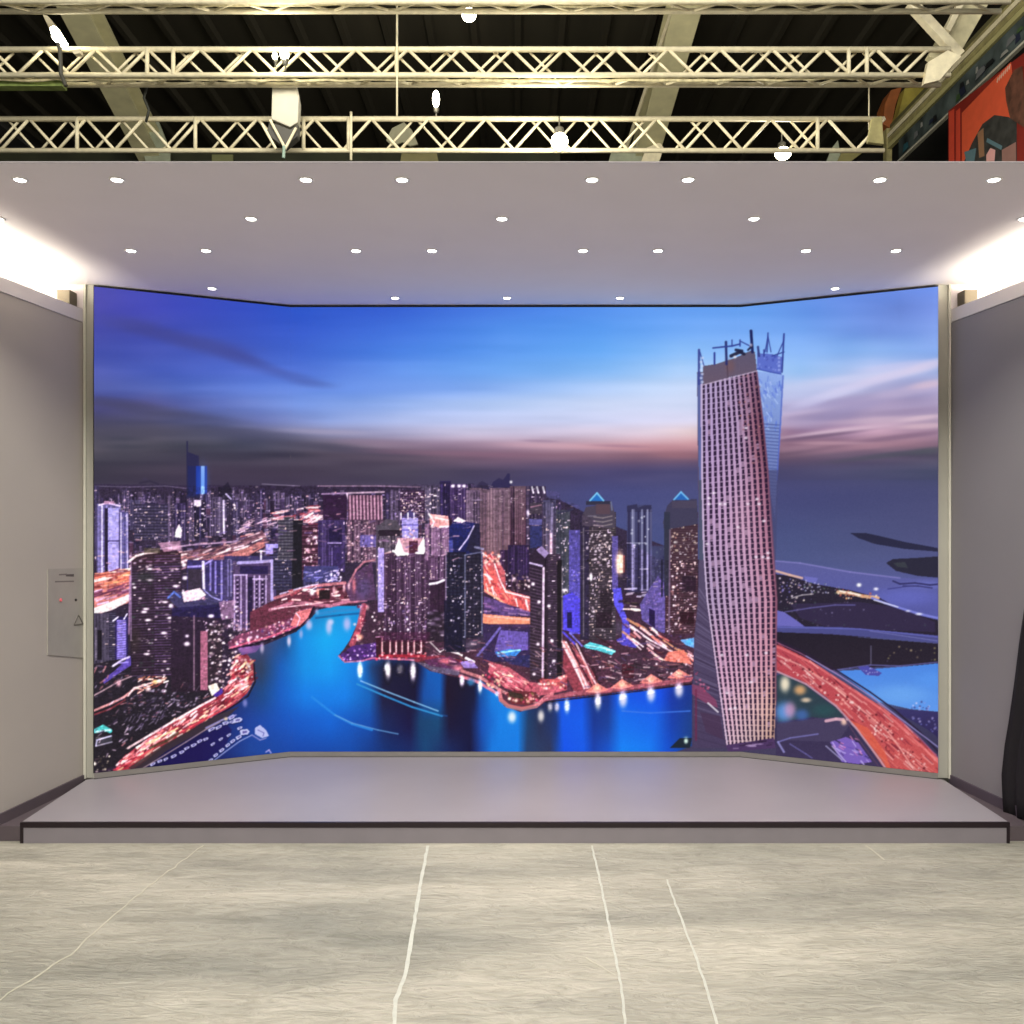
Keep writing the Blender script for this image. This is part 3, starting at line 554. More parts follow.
# lavender white topped tower and its twin
tower(376,400,525,600,(86,76,92),(120,112,120),dark=(40,24,46),mode='v',pitch=3,lit=.4); poly([(378,526),(386,519),(396,520),(401,528),(400,532),(378,531)],(84,78,90)); rect(379,530,400,536,(46,30,50)); rect(378,548,384,612,(150,138,206)); speck([(378,548),(384,548),(384,612),(378,612)],20,[(200,190,235),(100,90,170)],(.5,1.1))
tower(384,446,553,640,(80,50,84),(118,92,124),dark=(36,16,44),mode='v',pitch=2.7,lit=.4,col2=(66,34,66))
rect(402,518,418,541,(146,140,204)); poly([(401,518),(410,510),(418,517)],(70,60,120)); 
for y in (525,530): line(402,y,418,y,1.4,(80,72,170),.8)
for x in (401,408,414): line(x,513,x,519,1.2,(220,215,240),.9)
rect(397,538,424,553,(190,140,150)); poly([(394,552),(399,538),(404,552),(408,555),(397,556)],(255,245,240)); poly([(416,552),(424,536),(425,550),(424,554),(417,554)],(255,245,235)); rect(409,541,418,553,(90,34,60)); path([(393,551),(408,554)],2,(255,250,245)); path([(416,553),(426,551)],1.8,(255,245,235))
speck([(396,528),(424,528),(424,545),(396,545)],22,[(255,220,210),(240,180,160)],(.5,1.2))
tower(425,449,524,560,(126,92,128),(160,124,150),pitch=3.2,lit=.4); poly([(430,514),(448,516),(450,526),(440,528),(430,525)],(226,150,140)); path([(429,514),(434,522),(432,526)],1.6,(255,235,225)); path([(436,518),(448,520)],1.4,(250,215,190)); path([(440,527),(449,526)],1.2,(240,225,230)); rect(449,518,452,527,(50,16,50))
tower(428,446,556,620,(92,58,94),(128,100,136),pitch=2.8,lit=.4); rect(430,580,445,618,(44,16,46),.8); path([(430,584),(437,583),(444,580)],2.2,(235,230,240),.9); rect(427,612,446,642,(40,26,44),.8); speck([(428,606),(446,606),(446,636),(428,636)],16,[(180,170,180),(120,100,130)],(.6,2),(.5,.9),2)
speck([(384,606),(430,606),(430,636),(384,636)],60,[(180,150,190),(235,225,235),(50,30,60),(110,90,150)],(.5,1.5))
rect(380,632,430,642,(84,22,64),.5); speck([(370,610),(384,610),(384,630),(370,632)],22,[(240,230,225),(60,40,50),(150,110,120)],(.6,1.6))
# navy topped tower
poly([(449,527),(454,522),(462,521),(480,524),(480,560),(449,556)],(26,34,118),1,(22,26,90)); poly([(474,524),(480,524),(481,556),(466,550)],(36,32,70)); path([(474,526),(468,538),(459,550)],1.4,(180,175,210),.95); poly([(453,521),(458,517),(466,521),(462,523)],(235,215,215)); rect(449,540,453,552,(80,90,190),.7)
tower(446,466,552,652,(26,26,56),(60,66,96),mode='g',pitch=4,lit=.3); tower(465,483,554,638,(38,34,60),(70,64,92),mode='g',pitch=4,lit=.2); path([(465,638),(465,555),(482,552),(482,634)],1.2,(110,120,150),.85); path([(475,547),(483,549)],2.2,(140,145,180),.8); line(446,552,446,610,1.2,(150,135,165),.7)
rect(444,600,462,650,(18,14,52),.8); speck([(448,560),(482,560),(482,640),(448,640)],34,[(200,200,220),(240,235,240),(90,90,130)],(.5,1.2)); poly([(462,640),(484,636),(486,646),(466,652)],(60,50,80),.7)
# tower with the bright vertical line
poly([(530,556),(538,546),(546,549),(550,560),(550,680),(530,680)],(48,30,58),1,(60,40,54)); poly([(536,550),(542,546),(549,553),(545,558)],(140,124,170)); path([(530,563),(542,566)],1.8,(190,180,215),.9)
for y in np.arange(570,676,3.4): line(530,y-2,542,y+1,.8,(112,92,116),.7)
tower(548,561,554,682,(56,38,62),(90,72,96),mode='h',pitch=2.5,lit=.2); line(543.6,568,542.6,684,2.1,(206,184,206),.95); rect(557,560,562,680,(24,14,26),.9); line(545.5,560,545.5,680,1,(20,8,26),.9)
for x,y in [(539,602),(533,584),(538,644),(552,641),(554,661),(534,674),(549,606)]: blob(x,y,1.8,1.6,(245,235,240),.95)
line(562,566,562,640,1,(150,145,150),.6)
# violet lit shafts
rect(569,530,581,634,(76,70,150),1,(84,76,206),24); poly([(563,596),(572,592),(581,600),(583,634),(563,630)],(70,60,224)); rect(567,612,572,628,(24,16,84),.9); path([(563,632),(575,644)],2,(70,60,225),.9); path([(570,633),(582,646)],1.6,(110,110,230),.9); speck([(570,530),(580,530),(580,600),(570,600)],26,[(130,120,225),(50,44,140)],(.5,1.1))
blob(565,591,2.8,2.4,(245,235,245),.9); blob(566,592,1,1,(20,10,30),1)
# first pyramid topped tower
tower(580,616,512,640,(56,46,58),(96,84,92),dark=(24,14,26),mode='h',pitch=2.4,lit=.5); rect(580,512,589,640,(44,34,70),.9); poly([(582,516),(586,507),(606,504),(612,504),(615,514),(615,528),(582,526)],(74,64,84)); rect(586,501,611,505,(48,46,70)); rect(596,504,610,514,(92,66,78),.8); line(611,502,612,510,1.4,(110,115,150)); path([(588,516),(596,516)],1,(120,110,130)); 
for y in (516,520,524): path([(594,y+1),(603,y+2),(612,y)],1.2,(150,135,140),.8)
poly([(589.5,501),(597,492),(604,501)],(30,110,200)); path([(590,500.5),(597,493),(603.5,500.5)],1.6,(120,205,250),.95)
line(583.5,528,583.5,636,1.1,(120,118,120),.7); rect(585,530,614,531,(130,120,120),.5)
speck([(586,532),(600,532),(600,560),(586,560)],26,[(240,235,235),(200,190,190)],(.6,1.5)); speck([(600,534),(613,534),(613,560),(600,560)],18,[(220,210,200),(150,140,140)],(.6,1.3),(.5,1),1.3); speck([(586,560),(613,560),(613,635),(586,635)],44,[(220,210,210),(160,140,150),(30,20,30)],(.5,1.4)); blob(591,577,1.4,4,(255,255,255),1)
rect(600,590,612,612,(34,18,36),.6); rect(596,612,612,628,(36,12,34),.7)
rect(612,536,618,590,(84,76,150),1,(86,74,160),30); poly([(613,588),(621,588),(624,610),(630,626),(630,640),(622,640),(622,620),(614,604)],(76,72,222)); poly([(616,640),(628,634),(640,644),(636,648),(622,645)],(70,64,210),.9); blob(619,628,4,8,(84,84,104),.6)
blob(619.5,563,4,11,(255,214,160),.95); rect(617,555,623,573,(252,205,165),.8); line(624,556,624,572,1.2,(190,80,60),.8)
# slate tower with pale verticals
rect(627,505,652,592,(66,68,112),1,(48,42,86),10); poly([(627,506),(637,504),(638,508),(645,505),(651,505),(652,512),(627,512)],(48,46,84))
for x,al in [(632.5,.9),(634,.5),(642,.8),(647.5,.95),(651,.3)]: line(x,510,x,590,1.7,(150,150,192),al)
for x in (629,638.5,644.6): line(x,512,x,590,1.6,(34,28,66),.8)
speck([(630,516),(650,516),(650,550),(630,550)],14,[(225,225,245)],(.7,1.3)); path([(627,543),(646,543)],.9,(190,190,220),.7); path([(640,569),(648,569)],1,(200,200,225),.7); dashes([(628,588),(650,586),(650,597),(628,598)],12,[(210,200,215),(150,150,180)],(3,10),(.9,1.8),-.05,.1); dashes([(622,600),(640,600),(640,612),(624,612)],12,[(240,225,200),(110,110,60),(40,24,40)],(4,12),(1,2),.05,.1)
blob(655,554,4,7,(130,130,215),.7); rect(652,546,668,600,(60,62,104),.9); speck([(652,546),(668,546),(668,600),(652,600)],40,[(96,104,130),(40,36,84)],(.5,1))
poly([(640,604),(650,588),(658,576),(667,585),(668,634),(660,632),(642,620)],(92,80,158)); speck([(642,604),(658,578),(667,590),(667,632),(645,620)],110,[(140,110,180),(70,56,130),(110,90,170)],(.5,1)); poly([(649,608),(655,611),(655,628),(649,624)],(36,16,80))
# second pyramid topped tower
tower(665,698,512,634,(62,36,52),(104,82,94),dark=(30,10,24),mode='h',pitch=2.4,lit=.5,col2=(70,34,48)); poly([(663,522),(667,506),(673,500),(697,499),(698,524),(664,530)],(62,58,88)); rect(664,512,670,596,(44,48,70),.9); line(670,530,669,634,1.6,(120,96,122),.9); line(662,560,662,596,2,(24,22,50),.8)
poly([(674,500),(681,491),(690,500)],(30,100,190)); path([(674,499.5),(681,492),(688,499)],1.6,(110,190,248),.95); rect(672,501,697,508,(72,64,90))
speck([(672,530),(682,530),(682,634),(672,634)],46,[(250,210,190),(240,230,230),(190,130,120)],(.6,1.5)); speck([(682,530),(697,530),(697,634),(682,634)],30,[(190,160,160),(60,10,30),(230,200,190)],(.5,1.1),(.5,1),1.5); rect(682,576,696,592,(40,16,44),.7); rect(680,612,694,624,(48,6,24),.7)
# streets in front of those
poly([(564,640),(578,652),(596,676),(600,690),(575,694),(563,668)],(170,60,72),.8); 
for k in range(14):
    x=566+rg.uniform(-4,14); path([(x,640+rg.uniform(0,10)),(x+14,668+rg.uniform(-6,8)),(x+22,688)],rg.uniform(.8,2),[(250,190,180),(225,120,110),(60,20,36),(255,225,215)][rg.randint(4)],.7)
dashes([(622,622),(640,622),(692,652),(694,666),(660,660),(630,642)],60,[(250,180,170),(235,120,100),(255,235,230),(90,30,50),(200,140,90)],(5,15),(.9,2.4),.62,.15)
path([(630,625),(650,640),(680,656),(692,664)],1.6,(255,225,225),.8); poly([(668,652),(684,650),(692,664),(678,668),(662,664)],(236,116,90),.9); path([(655,655),(676,668)],2,(250,190,160),.8)
poly([(583,646),(590,642),(604,646),(616,651),(612,655),(596,650),(586,648)],(64,205,205),.95); path([(586,645),(604,648),(615,652)],1.2,(150,245,235),.8); poly([(680,640),(694,638),(694,648),(686,645)],(90,170,235),.9); blob(689,642,4,3.4,(60,180,230),.8)
path([(596,636),(612,646)],1.2,(60,20,30),.8); poly([(612,658),(640,652),(660,660),(690,664),(690,676),(612,684)],(74,44,66),.9); rect(622,664,634,678,(90,16,36),.8); dashes([(596,656),(690,664),(690,680),(596,686)],60,[(30,12,24),(110,70,80),(160,100,100),(60,50,60),(190,160,160)],(3,12),(.8,1.6),.08,.3)
speck([(584,654),(690,660),(690,676),(590,684)],50,[(235,220,215),(120,70,80),(40,40,50)],(.5,1.3))
# quay edge glows
path([(460,676),(478,682),(498,694)],3,(216,110,120),.9); path([(462,671),(480,677),(500,690),(520,700)],3,(230,140,130),.7); poly([(490,662),(510,668),(530,682),(545,684),(560,676),(567,674),(567,690),(545,695),(530,696),(505,688),(488,672)],(196,84,98)); dashes([(490,664),(530,682),(530,694),(500,686)],34,[(250,170,160),(250,200,160),(140,20,50),(230,110,120)],(3,9),(.8,2),.5,.3)
speck([(480,672),(500,676),(505,690),(488,686)],24,[(250,210,150),(230,60,90),(140,10,40)],(.8,1.8)); rect(540,679,566,686,(200,80,80)); speck([(538,678),(567,676),(567,688),(540,690)],34,[(255,220,180),(250,150,120),(120,20,30),(255,245,220)],(.7,1.6))
path([(499,690),(501,700),(508,706),(522,709),(536,706),(545,698),(552,694)],4,(214,116,120),.95); path([(501,702),(510,708),(524,710),(538,706)],1.2,(150,120,130),.8)
poly([(506,694),(514,690),(536,692),(540,700),(528,705),(512,704)],(120,40,50)); speck([(506,692),(540,692),(538,703),(512,704)],30,[(250,170,150),(220,60,100),(120,110,50),(255,225,190)],(.8,1.8)); poly([(508,691),(522,694),(524,699),(510,697)],(52,50,34),.8)
path([(545,699),(570,694),(610,690),(650,685),(692,679)],4.4,(176,84,96),.9); path([(546,702),(580,698),(640,691),(692,684)],1.3,(30,8,24),.9)
for x,y in [(597,689),(622,685),(651,680),(679,675)]:
    poly([(x-12,y+3),(x,y-6),(x+12,y+1),(x,y+4)],(238,128,110),.85); blob(x,y-1,4,3,(252,190,140),.8)
for x,y,rx,ry,c,al in [(360,670,2.6,7,(215,230,250),.95),(386,667,1.6,3,(180,225,250),.8),(388,670,2.6,7,(250,240,225),.95),(400,669,3,4,(110,110,110),.8),(413,671,2.6,8,(250,240,225),.95),(462,681,2.2,4.4,(245,235,235),.95),(471,682,4,3.4,(40,130,190),.8),(480,686,2,6,(225,235,225),.95),(497,694,1.8,2.4,(160,200,250),.8),(512,717,4,5,(225,235,250),.95),(541,716,3,5,(235,225,220),.9),(550,707,2.4,4,(190,190,180),.7),(557,707,2.4,4,(210,200,180),.7),(567,706,2.6,6,(200,220,252),.9),(598,701,3,7,(245,235,230),.95),(623,699,4,7,(225,220,245),.95),(651,694,4,6.5,(225,222,252),.95),(679,690,4,6,(230,222,240),.95)]:
    blob(x,y,rx,ry*1.1,tuple(min(255,v+14) for v in c),al,1.15)
dashes([(93,664),(215,690),(215,700),(120,756),(93,760)],120,[(150,140,165),(100,84,120),(190,120,120),(70,50,90),(210,190,205)],(2,6),(.6,1.6),-.5,.7,(.3,.8))
dashes([(100,545),(300,512),(470,520),(470,560),(300,560),(100,575)],160,[(150,110,150),(220,170,180),(110,90,160),(60,36,70),(240,190,170)],(2,8),(.6,1.6),-.1,.3,(.25,.7))
dashes([(400,640),(690,640),(690,680),(570,690),(430,664)],150,[(200,120,130),(110,60,90),(230,190,190),(90,80,140),(150,90,70)],(2,8),(.6,1.5),.3,.5,(.3,.7))
# night contrast and fine facade grain of the city (water and sky untouched)
cm = np.zeros(CV.shape[:2], bool)
a,b,c,d,_x,_y,m2 = pmask([(88,487),(470,484),(560,492),(560,500),(580,505),(580,512),(660,560),(700,560),(700,684),(560,712),(470,690),(250,780),(88,780)])
cm[b:d,a:c] = m2
wm = np.zeros_like(cm); a,b,c,d,_x,_y,m2 = pmask(WATER); wm[b:d,a:c] = m2
wat = wm & (np.abs(CV-W0).sum(-1) < 1)
cm &= ~wat; cm &= ~(wm & (CV[...,2] > 150) & (CV[...,0] < 90))
L = CV.mean(-1, keepdims=True)
gx, gy = PW*S//3, PH*S//5
g1 = np.repeat(np.repeat(rg.rand(gy+1, gx+1), 5, 0), 3, 1)[:PH*S, :PW*S]
g2 = np.repeat(np.repeat(rg.rand(PH*S//3+1, PW*S//7+1), 3, 0), 7, 1)[:PH*S, :PW*S]
g = (.78+.24*g1+.26*g2)[..., None]
T = CV*np.array([1.04, .97, 1.04])*(.74+.52*np.clip(L/200, 0, 1))*g
T = T+(L-CV)*.10
sp = (rg.rand(PH*S//2+1, PW*S//5+1) < .028)
sp = np.repeat(np.repeat(sp, 2, 0), 5, 1)[:PH*S, :PW*S]
sp &= smooth_noise(60, 40, PW*S, PH*S) > 0
T = np.where((sp & cm)[..., None], T*.55+np.array([235,205,215.])*.45*np.clip(.5+L/220, 0, 1), T)
CV = np.where(cm[..., None], T, CV)
# ---- ground at the foot of the twisted tower
poly([(692,680),(702,668),(720,700),(732,745),(776,748),(776,776),(680,776),(676,752),(692,746)],(48,42,84),1,(70,62,92),14)
blob(686,741,3,4,(200,240,220),.9); poly([(670,748),(680,738),(692,738),(690,748)],(20,34,50)); blob(686,741,2,2.6,(220,250,235),1)

# ---- the twisted tower
ys_ = [360,384,420,470,550,600,650,700,748]
LE = lambda Y: np.interp(Y,[360,384,470,550,600,650,700,750],[701.5,701,701.5,703,706.5,713.5,720.5,727.5])
RE = lambda Y: np.interp(Y,[350,372,420,470,550,600,650,700,750],[754,757,763,768,773,777,776.5,776,774])
poly([(697,372),(703,372),(704,470),(706,550),(709,600),(715,650),(728,748),(692,748),(693,690),(694,640),(698,600),(699,550),(698,470)],(96,84,116),1,(70,56,92),8)
for k in range(60):
    y=rg.uniform(590,745); xl=np.interp(y,[590,640,748],[699,695,693]); line(xl+1,y-7,float(LE(y))-1,y+2,.9,[(120,108,146),(54,40,70)][k%2],.5)
poly([(697,374),(703,374),(704,480),(699,480)],(88,104,170),.8); poly([(699,480),(704,480),(706,560),(699,560)],(70,84,110),.7)
poly([(692,684),(700,686),(716,700),(718,708),(704,702),(692,694)],(150,60,100),.7); path([(708,703),(718,712)],1.6,(230,220,235),.9); poly([(700,712),(720,716),(724,740),(706,732)],(70,44,76),.7); line(696,690,696,740,2,(110,30,70),.7); speck([(694,668),(712,690),(712,696),(694,684)],14,[(230,110,150),(190,60,100)],(.6,1.4))
# glass flank
poly([(756,371),(784,375),(781,430),(777,480),(775,520),(768,480),(762,420)],(140,172,240),1,(90,98,160),14)
dashes([(759,378),(782,380),(778,430),(764,430)],60,[(170,196,248),(90,120,220),(110,140,230)],(2,6),(.8,1.6),1.3,.5)
for y in np.arange(424,520,3.4):
    xl=float(RE(y)); xr=np.interp(y,[424,480,520],[779,777,775.5]); line(xl+.5,y,xr,y+1,1.2,(70,84,150),.7)
path([(783,376),(780,430),(777,480)],1.4,(80,100,200),.8); poly([(764,470),(778,470),(776,560),(773,560)],(66,66,110),.6)
# front face, windows in twelve columns
a,b,c,d,X,Y,m = pmask([(700.5,384),(757,371),(763,420),(768,470),(773,550),(777,600),(776.5,650),(776,700),(774,745),(727,749),(720.5,700),(713.5,650),(706.5,600),(703,550),(701,470)])
u = (X-LE(Y))/(RE(Y)-LE(Y))
tone = interp_grid(None,[(370,[(0,(176,158,204)),(.5,(172,148,190)),(.85,(150,110,140)),(1,(120,84,112))]),(430,[(0,(176,150,200)),(.6,(176,144,184)),(.85,(150,96,118)),(1,(104,54,76))]),(520,[(0,(184,150,196)),(.6,(196,150,186)),(.9,(176,116,144)),(1,(130,80,110))]),(600,[(0,(170,146,186)),(.5,(190,150,186)),(.9,(196,134,160)),(1,(150,84,110))]),(660,[(0,(206,156,192)),(.5,(206,150,180)),(.9,(206,140,160)),(1,(170,96,120))]),(710,[(0,(220,170,200)),(.5,(222,178,186)),(.9,(220,170,160)),(1,(180,130,120))]),(748,[(0,(220,180,200)),(.5,(200,168,170)),(1,(190,150,130))])],np.linspace(0,1,101),(np.arange(b,d)+.5)/S+Y0)
ui = np.clip((u*100).astype(int),0,100)
rowi = np.arange(d-b)[:,None]
col = tone[rowi,ui]*1.05
pu = (u*12+.15) % 1; pr = ((Y+u*9-np.interp(Y,[370,748],[0,10])*u)/5.25) % 1
win = (pu>.42)&(pu<.93)&(pr>.22)
hole = np.sin(np.floor(u*12+.15)*12.98+np.floor((Y+u*9)/5.25)*78.2)*43758.5
hole = hole-np.floor(hole)
wc = np.where((hole<.05)[...,None],np.array([150,118,150.]),np.array([28,10,42.]))
col = np.where(win[...,None],wc*.9+col*.1,col)
thin = (pu>.42)&(pu<.93)&(pr<=.22)
col = np.where(thin[...,None],col*.78,col)
CV[b:d,a:c][m] = col[m]
for x,y in [(746,428),(746,438),(709,504),(709,498),(720,504),(725,504),(714,493),(759,504),(757,499),(764,521),(707,544),(756,557),(768,553),(768,558),(748,504),(722,655),(747,655),(766,653),(751,682),(727,693),(749,693),(730,709),(735,708),(738,527),(763,557)]:
    blob(x,y,1.8,1.3,(245,228,246),.9)
speck([(736,370),(760,380),(762,460),(744,470)],26,[(160,100,110),(180,120,110)],(.7,1.4)); blob(742,520,10,30,(214,164,186),.25)
path([(702,384),(702.5,470),(704,550),(707.5,600),(714.5,650),(721.5,700),(728,748)],1.2,(214,196,226),.7)
path([(757,372),(763,420),(768,470),(773.5,550),(777,600),(776,650),(776,700)],1.4,(120,70,96),.7)
poly([(726,745),(774,738),(776,748),(728,752)],(74,48,96)); dashes([(730,744),(772,740),(772,748),(732,750)],14,[(170,140,190),(40,20,50)],(3,8),(.8,1.4),-.1,.1)
# crown, cranes
poly([(703,366),(716,364),(735,358),(752,350),(755,352),(757,371),(730,377),(703,385)],(92,84,112),1,(104,86,108),10); blob(730,366,5,7,(120,84,88),.6); line(727,362,728,378,1,(70,50,70),.7); path([(703,385),(730,378),(757,371)],1.2,(196,176,206),.8)
poly([(757,353),(772,354),(782,357),(781,374),(770,372),(757,369)],(88,108,206)); path([(757,369),(770,372),(781,374)],1.2,(60,80,180)); speck([(758,354),(782,357),(780,372),(758,368)],20,[(60,74,180),(130,150,235)],(.6,1.4))
def crane(p,w=1.6,c=(44,58,150)): path(p,w,c,.95)
crane([(699,350),(699,384)],2.4,(58,70,150)); crane([(700,352),(704,366)],1); crane([(714.5,353),(714.5,364)],2); crane([(726,342),(726.5,364)],2.6,(40,46,110)); crane([(713,348),(722,347),(732,346),(740,344)],1.6); crane([(740,340),(740,346)],1.4); crane([(732,340),(732,346)],1.2); crane([(740,341),(750,346)],1.2); crane([(751,331),(752.5,352)],3,(24,30,90)); crane([(731,356),(740,352),(744,354)],3.4,(34,34,64)); crane([(736,350),(742,351)],3,(30,34,70)); crane([(748,350),(752,346)],2,(34,34,70)); blob(735,357,1.6,1.4,(235,230,240),.9); blob(751,345,1.6,1.6,(200,190,210),.7)
crane([(768,333),(767,352)],1.4); crane([(768,336),(765,352)],1); crane([(768,336),(771,352)],1); crane([(784,334),(782,372)],1.8); crane([(784,340),(777,356)],1); crane([(758,347),(759,356)],2.4,(50,60,130)); crane([(764,350),(764,356)],1.6); crane([(772,356),(784,352)],1.2)
for y in (358,362,366,370,374,378,382): blob(700.5+ (y%8)*.3,y,1.5,1.3,(206,216,250),.8)
for y in (358,362,366,370): blob(779,y,1.3,1.2,(170,186,250),.7)

# a little fine grain, then soften the 2x canvas slightly
CV += ((rg.rand(PH*S, PW*S)-.5)*np.interp(yy,[284,480,490,780],[2,3,9,10])[:,None])[...,None]
K = CV.copy()
K[1:-1,1:-1] = CV[1:-1,1:-1]*.36+(CV[:-2,1:-1]+CV[2:,1:-1]+CV[1:-1,:-2]+CV[1:-1,2:])*.16
K = K*.92+K.mean(-1, keepdims=True)*.08
CV = np.clip(K, 0, 255)
# ============================================================ the booth
ZC = H+1.405                                          # ceiling height
D1, D2, DE = 4.51, 5.77, 5.27                         # stage front, screen centre, screen ends
STG = H*21/319                                        # stage height

# floor: printed stone-look sheet with long horizontal streaks
def floor_mat():
    m = bpy.data.materials.new('stone_sheet'); m.use_nodes = True; nt = m.node_tree; b = nt.nodes['Principled BSDF']
    tc = nt.nodes.new('ShaderNodeTexCoord')
    def noise(scale, sc, detail=6, dist=0.0):
        mp = nt.nodes.new('ShaderNodeMapping'); mp.inputs['Scale'].default_value = sc
        n = nt.nodes.new('ShaderNodeTexNoise'); n.inputs['Scale'].default_value = scale; n.inputs['Detail'].default_value = detail
        n.inputs['Distortion'].default_value = dist
        nt.links.new(tc.outputs['Object'], mp.inputs['Vector']); nt.links.new(mp.outputs['Vector'], n.inputs['Vector']); return n
    n1 = noise(1.0, (.55, 2.4, 1), 4, .4); n2 = noise(2.4, (1, 4.6, 1), 8, 1.6); n3 = noise(7, (1.2, 3.6, 1), 7, 2.2)
    def ramp(n, p0, c0, p1, c1):
        r = nt.nodes.new('ShaderNodeValToRGB'); e = r.color_ramp.elements
        e[0].position = p0; e[0].color = srgb(*c0); e[1].position = p1; e[1].color = srgb(*c1)
        nt.links.new(n.outputs['Fac'], r.inputs['Fac']); return r
    r1 = ramp(n1, .3, (146, 146, 137), .66, (197, 193, 180))
    r2 = ramp(n2, .3, (222, 221, 217), .66, (255, 253, 250))
    r3 = ramp(n3, .3, (232, 231, 228), .62, (255, 255, 255))
    def mul(a, c):
        x = nt.nodes.new('ShaderNodeMix'); x.data_type = 'RGBA'; x.blend_type = 'MULTIPLY'; x.inputs[0].default_value = 1
        nt.links.new(a, x.inputs[6]); nt.links.new(c, x.inputs[7]); return x.outputs[2]
    o = mul(mul(r1.outputs['Color'], r2.outputs['Color']), r3.outputs['Color'])
    nt.links.new(o, b.inputs['Base Color']); b.inputs['Roughness'].default_value = .55; b.inputs['Specular IOR Level'].default_value = .3
    bp = nt.nodes.new('ShaderNodeBump'); bp.inputs['Strength'].default_value = .55; bp.inputs['Distance'].default_value = .03
    nt.links.new(n3.outputs['Fac'], bp.inputs['Height']); nt.links.new(bp.outputs['Normal'], b.inputs['Normal'])
    return m
bm = bm_new(); add_box(bm, -9, -5, -.1, 9, 20, 0); struct('floor', bm, floor_mat())

# pale seams lying across the floor sheet
seam = mat('seam_white', (196, 197, 186), .6, nscale=30)
def floorpt(px, py):
    D = H*F/(py-CY); return Vector(((px-CX)*D/F, D, 0))
def seam_tape(pts, w, label, wob=.0022, sm=None):
    dense = []
    for (a, b) in zip(pts[:-1], pts[1:]):
        A, B = floorpt(*a), floorpt(*b)
        n = max(2, int((B-A).length/.04))
        for k in range(n): dense.append(A.lerp(B, k/n))
    dense.append(floorpt(*pts[-1]))
    bm = bm_new(); L, R = [], []
    for i, p in enumerate(dense):
        d = (dense[min(i+1, len(dense)-1)]-dense[max(i-1, 0)]).normalized(); n = Vector((-d.y, d.x, 0))
        c = p+n*random.uniform(-wob, wob); ww = w*random.uniform(.8, 1.15)/2
        L.append((c+n*ww)); R.append((c-n*ww))
    for i in range(len(L)-1):
        lo = [L[i], R[i], R[i+1], L[i+1]]
        v0 = [bm.verts.new((p.x, p.y, .0003)) for p in lo]; v1 = [bm.verts.new((p.x, p.y, .0025)) for p in lo]
        bm.faces.new(v1)
        for a in (0, 2): bm.faces.new((v0[a+1-1], v1[a], v1[(a+1) % 4], v0[(a+1) % 4])) if False else None
        bm.faces.new((v0[3], v0[0], v1[0], v1[3])); bm.faces.new((v0[1], v0[2], v1[2], v1[1]))
    o = obj('floor_seam', bm, sm or seam); tag(o, label, 'seam', 'pale seams in the floor sheet'); return o
seam_tape([(428,846),(421,880),(413,930),(405,975),(396,1000),(391,1060)], .014, 'broad white seam in the floor, left of centre, reaching the stage')
seam_tape([(592,846),(602,890),(612,940),(621,985),(629,1060)], .009, 'white seam in the floor, first to the right of centre, reaching the stage')
seam_tape([(667,880),(674,900),(690,942),(704,980),(722,1040)], .008, 'white seam in the floor that starts short of the stage, right of centre')
seam_tape([(203,846),(160,878),(120,910),(70,955),(0,1000),(-40,1030)],   .007, 'faint slanting seam in the floor at the far left', .006, mat('seam_faint', (190, 186, 168), .6))
seam_tape([(866,846),(874,852),(884,860)], .008, 'short faint slanting crease on the floor at right, touching the stage', .003, MATS['seam_faint'])
seam_tape([(586,958),(600,966),(615,975)], .005, 'short faint scratch on the floor beside the first right seam', .002, MATS['seam_faint'])

# ceiling board
white = mat('booth_white', (242, 235, 236), .75, noise=.015, nscale=3)
bm = bm_new(); add_box(bm, -3.05, 3.502, ZC, 3.05, 6.0, ZC+.004); struct('ceiling', bm, white)
bm = bm_new(); add_box(bm, -3.05, 3.4975, ZC-.0005, 3.05, 3.5015, ZC+.0045); struct('trim_11', bm, mat('edge_grey', (150, 144, 146), .7))
# recessed downlights
ring_m = mat('downlight_ring', (235, 232, 228), .35)
lens_m = mat('downlight_lens', (255, 255, 255), .3, emit=(255, 250, 238), strength=14)
rows = [(179.5, [20, 117, 306, 402, 592, 688, 880, 994], 'front row'),
        (218.5, [-2, 251, 502, 754, 1024], 'second row'),
        (250.5, [131, 206, 356, 432, 583, 658, 806, 896], 'third row'),
        (297.8, [212, 395, 507, 620, 835], 'row nearest the screen')]
ordn = ['leftmost', 'second from the left', 'third from the left', 'fourth from the left', 'fifth from the left', 'sixth from the left', 'seventh from the left', 'rightmost']
for py, xs, rn in rows:
    for i, px in enumerate(xs):
        y = py-9.5 if (py > 290 and i in (0, 4)) else py
        D = (ZC-H)*F/(CY-y); c = P(px, y, D); c.z = ZC
        pos = 'rightmost' if i == len(xs)-1 else ordn[i]
        t = thing('recessed_downlight', 'round white recessed ceiling downlight, %s in the %s' % (pos, rn), 'downlight', c, 'recessed downlights in the booth ceiling')
        bm = bm_new(); add_lathe(bm, [(.022, -.001), (.024, -.004), (.028, -.004), (.032, -.001), (.032, 0), (.022, 0)], c, 28); obj('trim_ring', bm, ring_m, t, smooth=True)
        bm = bm_new(); add_lathe(bm, [(.0, -.004), (.020, -.004), (.0225, -.001), (.0225, 0), (.0, 0)], c, 28); obj('lens', bm, lens_m, t)
        e = 9.5 if py < 290 else 4
        if 380 < px < 700 and py < 200: e = 40
        light('downlight_beam', 'SPOT', (c.x, c.y, c.z-.012), e*DLK, (1, .95, .88), .03, None, 110, .8)

